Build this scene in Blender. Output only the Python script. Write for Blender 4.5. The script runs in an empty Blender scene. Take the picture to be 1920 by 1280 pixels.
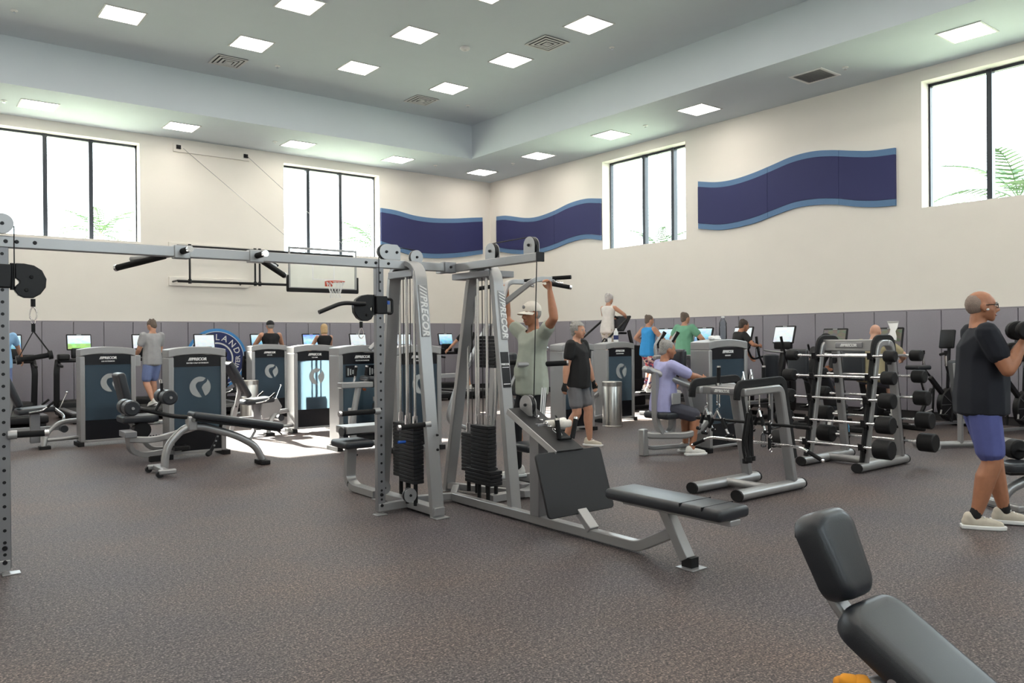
import bpy, bmesh, math, random
from mathutils import Vector as V, Matrix
S = bpy.context.scene
COL = S.collection
PI = math.pi
random.seed(7)

# ---------------------------------------------------------------- camera
CAM_H = 1.46
def camera_matrix(yaw, pitch, roll):
    f = V((math.sin(yaw)*math.cos(pitch), math.cos(yaw)*math.cos(pitch), math.sin(pitch)))
    r = V((math.cos(yaw), -math.sin(yaw), 0)); u = r.cross(f)
    r2 = r*math.cos(roll) + u*math.sin(roll); u2 = -r*math.sin(roll) + u*math.cos(roll)
    m = Matrix((r2, u2, -f)).transposed().to_4x4()
    m.translation = V((0, 0, CAM_H))
    return m
cd = bpy.data.cameras.new('camera'); cam = bpy.data.objects.new('camera', cd); COL.objects.link(cam)
cd.sensor_width = 36; cd.lens = 1497.1/1920*36; cd.clip_start = .05; cd.clip_end = 400
cam.matrix_world = camera_matrix(.6649, -.0036, -.0077)
S.camera = cam

# ---------------------------------------------------------------- world, sun, exposure
W = bpy.data.worlds.new('sky'); S.world = W; W.use_nodes = True
bg = W.node_tree.nodes['Background']
bg.inputs['Color'].default_value = (.80, .92, 1, 1); bg.inputs['Strength'].default_value = 11.0
sl = bpy.data.lights.new('sun', 'SUN'); sl.energy = 95; sl.angle = .012; sl.color = (1, .95, .86)
sun = bpy.data.objects.new('sun', sl); COL.objects.link(sun)
sun.rotation_euler = V((.208, -1, -.588)).to_track_quat('-Z', 'Y').to_euler(); sun.location = (0, 30, 20)
S.view_settings.view_transform = 'Standard'; S.view_settings.look = 'None'
S.view_settings.gamma = 1; S.view_settings.use_curve_mapping = False
S.view_settings.exposure = 0.0
LAMP = 19.0           # emission of the ceiling panels

# ---------------------------------------------------------------- room numbers (metres)
XR, YL, ZC, ZT, ZP = 14.224, 19.153, 6.105, 6.97, 1.89
X0, Y0 = -5.0, -5.0
ZW, ZB = 5.882, 3.683
TX, TY = 11.95, 16.86
TX0, TY0 = -2.8, -2.8

# ---------------------------------------------------------------- materials
MAT = {}
def mat(name, col, rough=.5, metal=0, spec=.5, noise=0, nscale=40, bump=0, emit=None, coat=0):
    if name in MAT: return MAT[name]
    m = bpy.data.materials.new(name); m.use_nodes = True; nt = m.node_tree; b = nt.nodes['Principled BSDF']
    b.inputs['Base Color'].default_value = (*col, 1); b.inputs['Roughness'].default_value = rough
    b.inputs['Metallic'].default_value = metal; b.inputs['Specular IOR Level'].default_value = spec
    if coat: b.inputs['Coat Weight'].default_value = coat
    if emit:
        b.inputs['Emission Color'].default_value = (*emit[0], 1); b.inputs['Emission Strength'].default_value = emit[1]
    if noise or bump:
        tc = nt.nodes.new('ShaderNodeTexCoord'); n = nt.nodes.new('ShaderNodeTexNoise')
        n.inputs['Scale'].default_value = nscale; n.inputs['Detail'].default_value = 4
        nt.links.new(tc.outputs['Object'], n.inputs['Vector'])
        if noise:
            r = nt.nodes.new('ShaderNodeMapRange'); r.inputs[3].default_value = 1-noise; r.inputs[4].default_value = 1+noise
            r.inputs[1].default_value = .25; r.inputs[2].default_value = .75
            nt.links.new(n.outputs['Fac'], r.inputs[0])
            mx = nt.nodes.new('ShaderNodeVectorMath'); mx.operation = 'SCALE'; mx.inputs[0].default_value = col
            nt.links.new(r.outputs[0], mx.inputs['Scale']); nt.links.new(mx.outputs[0], b.inputs['Base Color'])
        if bump:
            bp = nt.nodes.new('ShaderNodeBump'); bp.inputs['Strength'].default_value = bump; bp.inputs['Distance'].default_value = .002
            nt.links.new(n.outputs['Fac'], bp.inputs['Height']); nt.links.new(bp.outputs[0], b.inputs['Normal'])
    MAT[name] = m; return m
mat('wall', (.80, .76, .705), .85, noise=.015, nscale=2, bump=.15)
mat('ceiling', (.57, .63, .68), .9, noise=.01, nscale=3)
mat('pad', (.255, .238, .275), .55, noise=.03, nscale=60, bump=.25)
mat('baseboard', (.022, .020, .022), .6, noise=.1)
mat('silver', (.37, .37, .375), .34, metal=.55, noise=.02, nscale=200)
mat('silver_dark', (.25, .25, .265), .38, metal=.5, noise=.02, nscale=200)
mat('shroud_grey', (.33, .33, .335), .38, metal=.35, noise=.02, nscale=150)
mat('chrome', (.82, .82, .84), .12, metal=1, noise=.01)
mat('steel', (.62, .60, .57), .28, metal=1, noise=.04, nscale=8)
mat('black', (.0065, .0065, .008), .42, spec=.35, noise=.1, nscale=80)
mat('black_rubber', (.009, .009, .010), .62, spec=.3, noise=.15, nscale=120, bump=.3)
mat('stack', (.010, .010, .012), .5, spec=.35, noise=.15, nscale=90)
mat('vinyl', (.019, .022, .028), .36, noise=.06, nscale=300, bump=.2)
mat('grip', (.007, .007, .008), .75, spec=.3, noise=.2, nscale=300, bump=.5)
mat('dark_board', (.017, .017, .019), .55, spec=.35, noise=.08, nscale=150, bump=.2)
mat('blue_dark', (.022, .026, .11), .7, noise=.05, nscale=120, bump=.3)
mat('blue_light', (.105, .20, .36), .7, noise=.04, nscale=120, bump=.3)
mat('white', (.80, .80, .80), .5, noise=.01)
mat('white_print', (.75, .75, .75), .5, noise=.01)
mat('grey_print', (.33, .35, .36), .45, noise=.02)
mat('logo_navy', (.018, .03, .13), .6, noise=.03)
mat('logo_blue', (.06, .27, .62), .6, noise=.03)
mat('mullion', (.018, .024, .034), .4, noise=.05)
mat('orange', (.55, .06, .02), .4, noise=.05)
mat('placard', (.006, .007, .010), .25, noise=.05)
mat('ground', (.30, .34, .24), .95, noise=.2, nscale=1)
mat('frond', (.022, .055, .015), .6, noise=.2, nscale=5)
mat('trunk', (.25, .19, .13), .9, noise=.3, nscale=8)
mat('towel', (.75, .72, .68), .95, noise=.06, nscale=40, bump=.6)
mat('orange_cloth', (.80, .33, .03), .95, noise=.06, nscale=40, bump=.6)
mat('treadbelt', (.02, .02, .021), .8, noise=.1)
mat('red_knob', (.35, .09, .03), .4, noise=.05)
mat('blue_plastic', (.02, .10, .45), .35, noise=.05)
mat('bluebottle', (.12, .42, .70), .3, noise=.05)
mat('teal', (.02, .14, .16), .8, noise=.1)
mat('pink', (.80, .05, .25), .6, noise=.05)
mat('lens', (.03, .03, .035), .1, noise=.01)

def floor_material():
    m = bpy.data.materials.new('speckled_floor'); m.use_nodes = True; nt = m.node_tree; b = nt.nodes['Principled BSDF']
    L = nt.links.new; tc = nt.nodes.new('ShaderNodeTexCoord')
    def noise(sc, det=3, rough=.5):
        n = nt.nodes.new('ShaderNodeTexNoise'); n.inputs['Scale'].default_value = sc; n.inputs['Detail'].default_value = det
        n.inputs['Roughness'].default_value = rough; L(tc.outputs['Object'], n.inputs['Vector']); return n
    def ramp(src, stops):
        r = nt.nodes.new('ShaderNodeValToRGB'); e = r.color_ramp.elements
        while len(e) < len(stops): e.new(.5)
        for k, (p, c) in enumerate(stops): e[k].position = p; e[k].color = (*c, 1)
        L(src, r.inputs[0]); return r
    big = ramp(noise(.7, 4, .6).outputs['Fac'], [(.32, (.072, .066, .074)), (.5, (.086, .075, .075)), (.68, (.104, .082, .074))])
    fine = ramp(noise(95, 2, .6).outputs['Fac'], [(.34, (.22, .21, .21)), (.46, (.80, .80, .80)), (.56, (1.15, 1.12, 1.10)), (.68, (2.9, 2.7, 2.6))])
    mid = ramp(noise(38, 4, .75).outputs['Fac'], [(.34, (.42, .42, .45)), (.66, (1.65, 1.58, 1.54))])
    def mul(a, c):
        x = nt.nodes.new('ShaderNodeMix'); x.data_type = 'RGBA'; x.blend_type = 'MULTIPLY'; x.inputs[0].default_value = 1
        L(a, x.inputs[6]); L(c, x.inputs[7]); return x.outputs[2]
    L(mul(mul(big.outputs[0], fine.outputs[0]), mid.outputs[0]), b.inputs['Base Color'])
    b.inputs['Roughness'].default_value = .62; b.inputs['Specular IOR Level'].default_value = .35
    bp = nt.nodes.new('ShaderNodeBump'); bp.inputs['Strength'].default_value = .15; bp.inputs['Distance'].default_value = .002
    L(noise(210, 2, .8).outputs['Fac'], bp.inputs['Height']); L(bp.outputs[0], b.inputs['Normal'])
    MAT['floor'] = m
floor_material()

def shader(name, build):
    m = bpy.data.materials.new(name); m.use_nodes = True; nt = m.node_tree; nt.nodes.clear()
    out = nt.nodes.new('ShaderNodeOutputMaterial'); build(nt, out); MAT[name] = m
def _glass(tint, gl):
    def f(nt, out):
        t = nt.nodes.new('ShaderNodeBsdfTransparent'); t.inputs[0].default_value = (*tint, 1)
        g = nt.nodes.new('ShaderNodeBsdfGlossy'); g.inputs['Roughness'].default_value = .02
        fr = nt.nodes.new('ShaderNodeFresnel'); fr.inputs[0].default_value = gl
        mx = nt.nodes.new('ShaderNodeMixShader')
        nt.links.new(fr.outputs[0], mx.inputs[0]); nt.links.new(t.outputs[0], mx.inputs[1]); nt.links.new(g.outputs[0], mx.inputs[2])
        nt.links.new(mx.outputs[0], out.inputs[0])
    return f
shader('pane', _glass((.97, .98, .97), 1.2))
shader('clear_board', _glass((.965, .985, .985), 1.2))
shader('clear_plastic', _glass((.80, .85, .88), 1.3))
def _smoked(nt, out):       # smoked, frosted plastic front of the weight stack shrouds
    tr = nt.nodes.new('ShaderNodeBsdfTranslucent'); tr.inputs[0].default_value = (.60, .76, .86, 1)
    df = nt.nodes.new('ShaderNodeBsdfDiffuse'); df.inputs[0].default_value = (.040, .056, .078, 1)
    m1 = nt.nodes.new('ShaderNodeMixShader'); m1.inputs[0].default_value = .38
    gl = nt.nodes.new('ShaderNodeBsdfGlossy'); gl.inputs['Roughness'].default_value = .16
    fr = nt.nodes.new('ShaderNodeFresnel'); fr.inputs[0].default_value = 1.38
    m2 = nt.nodes.new('ShaderNodeMixShader')
    nt.links.new(tr.outputs[0], m1.inputs[2]); nt.links.new(df.outputs[0], m1.inputs[1])
    nt.links.new(fr.outputs[0], m2.inputs[0]); nt.links.new(m1.outputs[0], m2.inputs[1]); nt.links.new(gl.outputs[0], m2.inputs[2])
    nt.links.new(m2.outputs[0], out.inputs[0])
shader('smoked', _smoked)
def _net(nt, out):
    d = nt.nodes.new('ShaderNodeBsdfDiffuse'); d.inputs[0].default_value = (.8, .8, .8, 1); nt.links.new(d.outputs[0], out.inputs[0])
shader('net', _net)

def screen_mat(name, stops, strength=1.3):
    """a lit display: soft bands of colour with a few darker blocks"""
    m = bpy.data.materials.new(name); m.use_nodes = True; nt = m.node_tree; b = nt.nodes['Principled BSDF']; L = nt.links.new
    tc = nt.nodes.new('ShaderNodeTexCoord'); sp = nt.nodes.new('ShaderNodeSeparateXYZ'); L(tc.outputs['Generated'], sp.inputs[0])
    r = nt.nodes.new('ShaderNodeValToRGB'); e = r.color_ramp.elements
    while len(e) < len(stops): e.new(.5)
    for k, (p, c) in enumerate(stops): e[k].position = p; e[k].color = (*c, 1)
    L(sp.outputs['Z'], r.inputs[0])
    n = nt.nodes.new('ShaderNodeTexVoronoi'); n.inputs['Scale'].default_value = 5; L(tc.outputs['Generated'], n.inputs['Vector'])
    mx = nt.nodes.new('ShaderNodeMix'); mx.data_type = 'RGBA'; mx.blend_type = 'OVERLAY'; mx.inputs[0].default_value = .25
    L(r.outputs[0], mx.inputs[6]); L(n.outputs['Color'], mx.inputs[7])
    b.inputs['Base Color'].default_value = (.02, .02, .02, 1); b.inputs['Roughness'].default_value = .2
    L(mx.outputs[2], b.inputs['Emission Color']); b.inputs['Emission Strength'].default_value = strength
    MAT[name] = m
screen_mat('screen_field', [(0, (.30, .55, .12)), (.38, (.33, .60, .16)), (.42, (.55, .72, .85)), (1, (.75, .86, .95))])
screen_mat('screen_white', [(0, (.75, .82, .86)), (.4, (.80, .87, .88)), (1, (.85, .90, .93))], 1.0)
screen_mat('screen_blue', [(0, (.25, .50, .75)), (.5, (.45, .72, .90)), (1, (.18, .30, .85))])
screen_mat('screen_sky', [(0, (.10, .30, .45)), (.45, (.30, .62, .80)), (1, (.70, .85, .95))], 1.1)
screen_mat('screen_off', [(0, (.10, .09, .075)), (1, (.13, .12, .10))], .8)

# ---------------------------------------------------------------- mesh helpers
class MB:
    """collects shapes; obj() links them as one mesh object"""
    def __init__(s): s.v = []; s.f = []; s.M = Matrix.Identity(4)
    def at(s, m): s.M = m; return s
    def add(s, vs, fs):
        o = len(s.v); s.v += [s.M @ V(p) for p in vs]; s.f += [[i+o for i in f] for f in fs]; return s
    def box(s, c, d, rz=0, rx=0, ry=0):
        R = Matrix.Rotation(rz, 3, 'Z') @ Matrix.Rotation(ry, 3, 'Y') @ Matrix.Rotation(rx, 3, 'X'); c = V(c)
        vs = [c + R @ V((sx*d[0]/2, sy*d[1]/2, sz*d[2]/2)) for sz in (-1, 1) for sy in (-1, 1) for sx in (-1, 1)]
        return s.add(vs, [(0, 2, 3, 1), (4, 5, 7, 6), (0, 1, 5, 4), (2, 6, 7, 3), (0, 4, 6, 2), (1, 3, 7, 5)])
    def bb(s, a, b):            # box by two corners
        return s.box([(a[i]+b[i])/2 for i in range(3)], [abs(b[i]-a[i]) for i in range(3)])
    def bar(s, a, b, w, h, up=(0, 0, 1)):      # rectangular bar between two points
        return s.sweep([a, b], [(-w/2, -h/2), (w/2, -h/2), (w/2, h/2), (-w/2, h/2)], up)
    def sweep(s, pts, sec, up=(0, 0, 1), closed=False):
        pts = [V(p) for p in pts]; n = len(pts); k = len(sec); vs = []; fs = []
        for i, p in enumerate(pts):
            a = pts[i-1] if (i or closed) else p; b = pts[(i+1) % n] if (i < n-1 or closed) else p
            t = (b-a).normalized(); u = V(up)
            if abs(t.dot(u)) > .999: u = V((0, 1, 0)) if abs(t.y) < .9 else V((1, 0, 0))
            x = t.cross(u).normalized(); y = x.cross(t)
            sc = 1
            if 0 < i < n-1:
                c = max(.5, math.sqrt(max(.05, (1+(p-a).normalized().dot((b-p).normalized()))/2))); sc = 1/c if c > .9 else 1
            for q in sec: vs.append(p + x*q[0] + y*q[1])
        m = n if closed else n-1
        for i in range(m):
            for j in range(k):
                fs.append((i*k+j, i*k+(j+1) % k, ((i+1) % n)*k+(j+1) % k, ((i+1) % n)*k+j))
        if not closed: fs += [tuple(range(k))[::-1], tuple((n-1)*k+j for j in range(k))]
        return s.add(vs, fs)
    def tube(s, pts, r, n=10, up=(0, 0, 1), closed=False, fil=0, rr=None):
        if fil: pts = fillet(pts, fil)
        if rr is None:
            return s.sweep(pts, [(r*math.cos(2*PI*i/n), r*math.sin(2*PI*i/n)) for i in range(n)], up, closed)
        return s.sweep(pts, [(rr*math.cos(2*PI*i/n), r*math.sin(2*PI*i/n)) for i in range(n)], up, closed)
    def rect(s, pts, w, h, up=(0, 0, 1), fil=0):
        if fil: pts = fillet(pts, fil)
        return s.sweep(pts, [(-w/2, -h/2), (w/2, -h/2), (w/2, h/2), (-w/2, h/2)], up)
    def cyl(s, a, b, r, n=16, r2=None):
        a = V(a); b = V(b); t = (b-a).normalized(); u = V((0, 0, 1)) if abs(t.z) < .9 else V((1, 0, 0))
        x = t.cross(u).normalized(); y = x.cross(t); r2 = r if r2 is None else r2
        vs = [a + (x*math.cos(2*PI*i/n)+y*math.sin(2*PI*i/n))*r for i in range(n)] + [b + (x*math.cos(2*PI*i/n)+y*math.sin(2*PI*i/n))*r2 for i in range(n)]
        return s.add(vs, [(i, (i+1) % n, n+(i+1) % n, n+i) for i in range(n)] + [tuple(range(n))[::-1], tuple(range(n, 2*n))])
    def lathe(s, prof, n=20, c=(0, 0, 0)):      # profile of (radius, z)
        vs = [(c[0]+r*math.cos(2*PI*i/n), c[1]+r*math.sin(2*PI*i/n), c[2]+z) for r, z in prof for i in range(n)]; fs = []
        for k in range(len(prof)-1):
            for i in range(n): fs.append((k*n+i, k*n+(i+1) % n, (k+1)*n+(i+1) % n, (k+1)*n+i))
        fs += [tuple(range(n))[::-1], tuple((len(prof)-1)*n+i for i in range(n))]
        return s.add(vs, fs)
    def prism(s, poly, m, t):   # polygon in local xy of matrix m, extruded by t along local z, centred
        n = len(poly); vs = [m @ V((p[0], p[1], -t/2)) for p in poly] + [m @ V((p[0], p[1], t/2)) for p in poly]
        return s.add(vs, [tuple(range(n))[::-1], tuple(range(n, 2*n))] + [(i, (i+1) % n, n+(i+1) % n, n+i) for i in range(n)])
    def pad(s, c, d, r=.02, n=3, rot=None):     # rounded cushion
        rot = rot or Matrix.Identity(3); c = V(c); h = [x/2 for x in d]; r = min(r, min(h)*.98); vs = []; fs = []; key = {}
        N = 2*n+2
        def idx(i, j, k):
            q = (i, j, k)
            if q not in key:
                p = []; inner = []
                for a, e in zip(q, h):
                    if a <= n: p.append(-e + r*(1-math.cos(PI/2*a/n)) if 0 else -e+r*a/n); inner.append(-e+r)
                    else: p.append(e-r+r*(a-n-1)/n); inner.append(e-r)
                p = V(p); inner = V(inner); dv = p-inner
                m = max(abs(x) for x in dv); L = dv.length
                if L > 1e-9: dv = dv*(r/L)*(m/r)
                key[q] = len(vs); vs.append(c + rot @ (inner+dv))
            return key[q]
        for ax in range(3):
            for e in (0, N-1):
                for a in range(N-1):
                    for b in range(N-1):
                        q = []
                        for da, db in ((0, 0), (1, 0), (1, 1), (0, 1)):
                            z = [0, 0, 0]; z[ax] = e; z[(ax+1) % 3] = a+da; z[(ax+2) % 3] = b+db; q.append(idx(*z))
                        fs.append(tuple(q) if e else tuple(q[::-1]))
        return s.add(vs, fs)
    def ball(s, c, r, n=12, rot=None):
        r = (r, r, r) if not hasattr(r, '__len__') else r; rot = rot or Matrix.Identity(3); vs = []; fs = []; m = n//2; c = V(c)
        for j in range(1, m):
            for i in range(n):
                a = 2*PI*i/n; b = PI*j/m
                vs.append(c + rot @ V((r[0]*math.sin(b)*math.cos(a), r[1]*math.sin(b)*math.sin(a), r[2]*math.cos(b))))
        vs += [c + rot @ V((0, 0, r[2])), c + rot @ V((0, 0, -r[2]))]; T = len(vs)-2
        for j in range(m-2):
            for i in range(n): fs.append((j*n+i, (j+1)*n+i, (j+1)*n+(i+1) % n, j*n+(i+1) % n))
        for i in range(n): fs += [(T, i, (i+1) % n), (T+1, (m-2)*n+(i+1) % n, (m-2)*n+i)]
        return s.add(vs, fs)
    def slab(s, c, w, l, t, rad, rot=None, n=6, dome=.6, taper=1.0):    # cushion with rounded outline (w along x, l along y), edges rolled over
        rot = rot or Matrix.Identity(3); c = V(c)
        def loop(inset, z):
            out = []
            for sx, sy, a0 in ((1, 1, 0), (-1, 1, PI/2), (-1, -1, PI), (1, -1, 3*PI/2)):
                r = max(rad-inset, .004)
                for k in range(n+1):
                    a = a0+PI/2*k/n; x = sx*(w/2-rad)+r*math.cos(a); y = sy*(l/2-rad)+r*math.sin(a)
                    out.append(c + rot @ V((x*(1 if sy > 0 else taper), y, z)))
            return out
        prof = [(.22*t, -t/2), (.06*t, -t*.42), (0, -t*.25), (0, t*.22), (.05*t, t*.36), (.16*t, t*.455), (.30*t, t*.49), (dome*t, t*.5)]
        L = [loop(a, z) for a, z in prof]; k = len(L[0]); vs = [p for q in L for p in q]; fs = []
        for j in range(len(L)-1):
            for i in range(k): fs.append((j*k+i, j*k+(i+1) % k, (j+1)*k+(i+1) % k, (j+1)*k+i))
        fs += [tuple(range(k))[::-1], tuple((len(L)-1)*k+i for i in range(k))]
        return s.add(vs, fs)
    def mesh(s, name, smooth=True):
        me = bpy.data.meshes.new(name); me.from_pydata([tuple(p) for p in s.v], [], s.f); me.update()
        bm = bmesh.new(); bm.from_mesh(me); bmesh.ops.recalc_face_normals(bm, faces=bm.faces); bm.to_mesh(me); bm.free()
        if smooth:
            me.shade_smooth(); me.set_sharp_from_angle(angle=math.radians(38))
        return me
    def obj(s, name, m, parent=None, bev=0, smooth=True, seg=2):
        o = bpy.data.objects.new(name, s.mesh(name, smooth)); COL.objects.link(o)
        o.data.materials.append(MAT[m] if isinstance(m, str) else m)
        if parent: o.parent = parent
        if bev:
            b = o.modifiers.new('bevel', 'BEVEL'); b.width = bev; b.segments = seg; b.limit_method = 'ANGLE'; b.angle_limit = math.radians(40)
        return o
def fillet(pts, rad, k=6):
    pts = [V(p) for p in pts]; out = [pts[0]]
    for i in range(1, len(pts)-1):
        a, p, b = pts[i-1], pts[i], pts[i+1]; u = (a-p); w = (b-p); r = min(rad, u.length*.49, w.length*.49)
        A = p+u.normalized()*r; B = p+w.normalized()*r
        for j in range(k+1):
            t = j/k; out.append(A*(1-t)**2 + p*2*t*(1-t) + B*t*t)
    out.append(pts[-1]); return out
def thing(name, label, cat, loc=(0, 0, 0), rz=0, group=None):
    o = bpy.data.objects.new(name, None); COL.objects.link(o); o.location = loc; o.rotation_euler = (0, 0, rz); o.empty_display_size = .1
    o['label'] = label; o['category'] = cat
    if group: o['group'] = group
    return o
def tag(o, label, cat, group=None):
    o['label'] = label; o['category'] = cat
    if group: o['group'] = group
    return o
def struct(o): o['kind'] = 'structure'; return o
def dup(root, loc, rz, label, group=None, skip=()):
    r = root.copy(); COL.objects.link(r); r.location = loc; r.rotation_euler = (0, 0, rz); r['label'] = label
    if group: r['group'] = group
    for ch in list(root.children):
        if ch.name.split('.')[0] in skip: continue
        c = ch.copy(); COL.objects.link(c); c.parent = r
        for g in ch.children:
            d = g.copy(); COL.objects.link(d); d.parent = c
    return r
TXT = {}
def text_mesh(body, size=1, shear=0, bold=0, ext=.004, space=1.0):
    k = (body, size, shear, bold, ext, space)
    if k not in TXT:
        c = bpy.data.curves.new('lettering', 'FONT'); c.body = body; c.size = size; c.shear = shear; c.offset = bold; c.extrude = ext
        c.align_x = 'CENTER'; c.align_y = 'CENTER'; c.space_character = space; c.resolution_u = 4
        o = bpy.data.objects.new('lettering', c); COL.objects.link(o); dg = bpy.context.evaluated_depsgraph_get()
        me = bpy.data.meshes.new_from_object(o.evaluated_get(dg)); bpy.data.objects.remove(o); bpy.data.curves.remove(c)
        TXT[k] = me
    return TXT[k]
def lettering(body, size, parent, loc, rot, m='white_print', name='lettering', shear=0, bold=0, ext=.003, space=1.0):
    me = text_mesh(body, size, shear, bold, ext, space).copy(); me.materials.clear(); me.materials.append(MAT[m])
    o = bpy.data.objects.new(name, me); COL.objects.link(o); o.parent = parent; o.location = loc; o.rotation_euler = rot; return o
FRONT = (PI/2, 0, 0)      # text facing -Y, reading along +X
# ================================================================ ROOM
struct(MB().bb((X0-.3, Y0-.3, -.1), (XR+.3, YL+.3, 0)).obj('floor', 'floor', smooth=False))
struct(MB().bb((-40, -40, -.4), (70, 80, -.2)).obj('ground', 'ground', smooth=False))
# soffit ring, fascia and tray ceiling
m = MB(); TH = .12
m.bb((X0, TY, ZC), (XR, YL, ZC+TH)).bb((X0, Y0, ZC), (XR, TY0, ZC+TH)).bb((TX, TY0, ZC), (XR, TY, ZC+TH)).bb((X0, TY0, ZC), (TX0, TY, ZC+TH))
struct(m.obj('ceiling_soffit', 'ceiling', smooth=False))
m = MB()
m.bb((TX0-.1, TY, ZC+TH), (TX+.1, TY+.1, ZT)).bb((TX0-.1, TY0-.1, ZC+TH), (TX+.1, TY0, ZT)).bb((TX, TY0, ZC+TH), (TX+.1, TY, ZT)).bb((TX0-.1, TY0, ZC+TH), (TX0, TY, ZT))
struct(m.obj('trim_1', 'ceiling', smooth=False))
struct(MB().bb((TX0-.1, TY0-.1, ZT), (TX+.1, TY+.1, ZT+.12)).obj('ceiling', 'ceiling', smooth=False))

T = .45
def wall(name, horiz, at, lo, hi, outward, wins):
    """wall with rectangular openings; horiz = 'x' runs along x at y=at"""
    m = MB()
    def blk(a, b, z0, z1):
        if b-a < 1e-4: return
        if horiz == 'x': m.bb((a, at, z0), (b, at+outward*T, z1))
        else: m.bb((at, a, z0), (at+outward*T, b, z1))
    blk(lo, hi, 0, ZB); blk(lo, hi, ZW, ZT+.2); p = lo
    for a, b in wins: blk(p, a, ZB, ZW); p = b
    blk(p, hi, ZB, ZW)
    return struct(m.obj(name, 'wall', smooth=False))
WL = [(-4.2, -1.55), (1.80, 4.489), (7.83, 10.507)]
WR = [(-1.4, 1.3), (3.83, 6.538), (11.755, 14.409)]
WLb = [(-4.0, -1.3), (2.0, 4.7), (8.0, 10.7)]
wall_l = wall('wall_left', 'x', YL, X0-T, XR+T, 1, WL)
wall_r = wall('wall_right', 'y', XR, Y0-T, YL, 1, WR)
wall('wall_near', 'x', Y0, X0-T, XR+T, -1, WLb)
wall('wall_far_left', 'y', X0, Y0, YL, -1, [])

def window(n, horiz, at, a, b, out, mulls):
    w = bpy.data.objects.new('window_%d' % n, None); COL.objects.link(w); struct(w)
    P = (lambda u, d, z: (u, at+out*d, z)) if horiz == 'x' else (lambda u, d, z: (at+out*d, u, z))
    w.location = P((a+b)/2, .3, ZB); o = V(w.location)
    def bb(u0, d0, z0, u1, d1, z1):
        m = MB(); m.bb(V(P(u0, d0, z0))-o, V(P(u1, d1, z1))-o); return m
    t = .05
    bb(a, .27, ZB, a+t*.6, .37, ZW).obj('window_jamb', 'mullion', w); bb(b-t*.6, .27, ZB, b, .37, ZW).obj('window_jamb', 'mullion', w)
    bb(a, .27, ZW-t, b, .37, ZW).obj('window_head', 'mullion', w); bb(a, .27, ZB, b, .37, ZB+.015).obj('window_sill', 'mullion', w)
    ed = [a]+list(mulls)+[b]
    for q in mulls: bb(q-.042, .25, ZB, q+.042, .38, ZW).obj('mullion', 'mullion', w)
    for q0, q1 in zip(ed, ed[1:]): bb(q0+.03, .315, ZB+.015, q1-.03, .323, ZW-t).obj('pane', 'pane', w)
    # portal: guides the sampling of the daylight that enters here, emits nothing itself
    l = bpy.data.lights.new('daylight_portal', 'AREA'); l.shape = 'RECTANGLE'; l.size = b-a; l.size_y = ZW-ZB; l.cycles.is_portal = True
    lo = bpy.data.objects.new('daylight_portal', l); COL.objects.link(lo); lo.location = P((a+b)/2, .42, (ZW+ZB)/2)
    d = V((0, -out, 0)) if horiz == 'x' else V((-out, 0, 0)); lo.rotation_euler = d.to_track_quat('-Z', 'Z').to_euler()
def thirds(a, b): return [a+(b-a)/3, a+(b-a)*2/3]
window(1, 'x', YL, *WL[1], 1, [2.68, 3.555]); window(2, 'x', YL, *WL[2], 1, [8.58, 9.485])
window(3, 'y', XR, *WR[2], 1, [12.349, 13.249]); window(4, 'y', XR, *WR[1], 1, [4.70, 5.551])
window(5, 'x', YL, *WL[0], 1, thirds(*WL[0])); window(6, 'y', XR, *WR[0], 1, thirds(*WR[0]))
for k, q in enumerate(WLb): window(7+k, 'x', Y0, *q, -1, thirds(*q))

# wall pads, one by one, in front of the plaster
pad_me = None
def wpad(parent, loc, rz, w):
    m = MB().pad((0, -.028, (ZP+.14)/2), (w-.008, .056, ZP-.14), .012, 2); o = m.obj('wall_pad', 'pad', parent); o.location = loc; o.rotation_euler = (0, 0, rz); return o
def pads(parent, seams, horiz):
    cache = {}
    for a, b in zip(seams, seams[1:]):
        c = (a+b)/2; w = round(abs(b-a), 3); loc = (c, YL, 0) if horiz == 'x' else (XR, c, 0); rz = 0 if horiz == 'x' else -PI/2
        if w in cache:
            o = cache[w].copy(); COL.objects.link(o); o.location = loc
        else: o = cache[w] = wpad(parent, loc, rz, w)
sx = [2.55+.5872*k for k in range(-9, 20)]; sx = [s for s in sx if s < XR-.25]+[XR-.06]
pads(wall_l, sx, 'x')
sy = [9.725-.5872*k for k in range(-16, 16)]; sy = [YL-.06]+[s for s in sy if s < YL-.3]
pads(wall_r, sy, 'y')
struct(MB().bb((X0, YL-.03, 0), (XR, YL, .14)).obj('baseboard_left', 'baseboard'))
struct(MB().bb((XR-.03, Y0, 0), (XR, YL, .14)).obj('baseboard_right', 'baseboard'))
struct(MB().bb((X0, YL-.05, ZP+.002), (XR, YL, ZP+.02)).obj('trim_2', 'pad'))
struct(MB().bb((XR-.05, Y0, ZP+.002), (XR, YL-.05, ZP+.02)).obj('trim_3', 'pad'))

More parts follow.
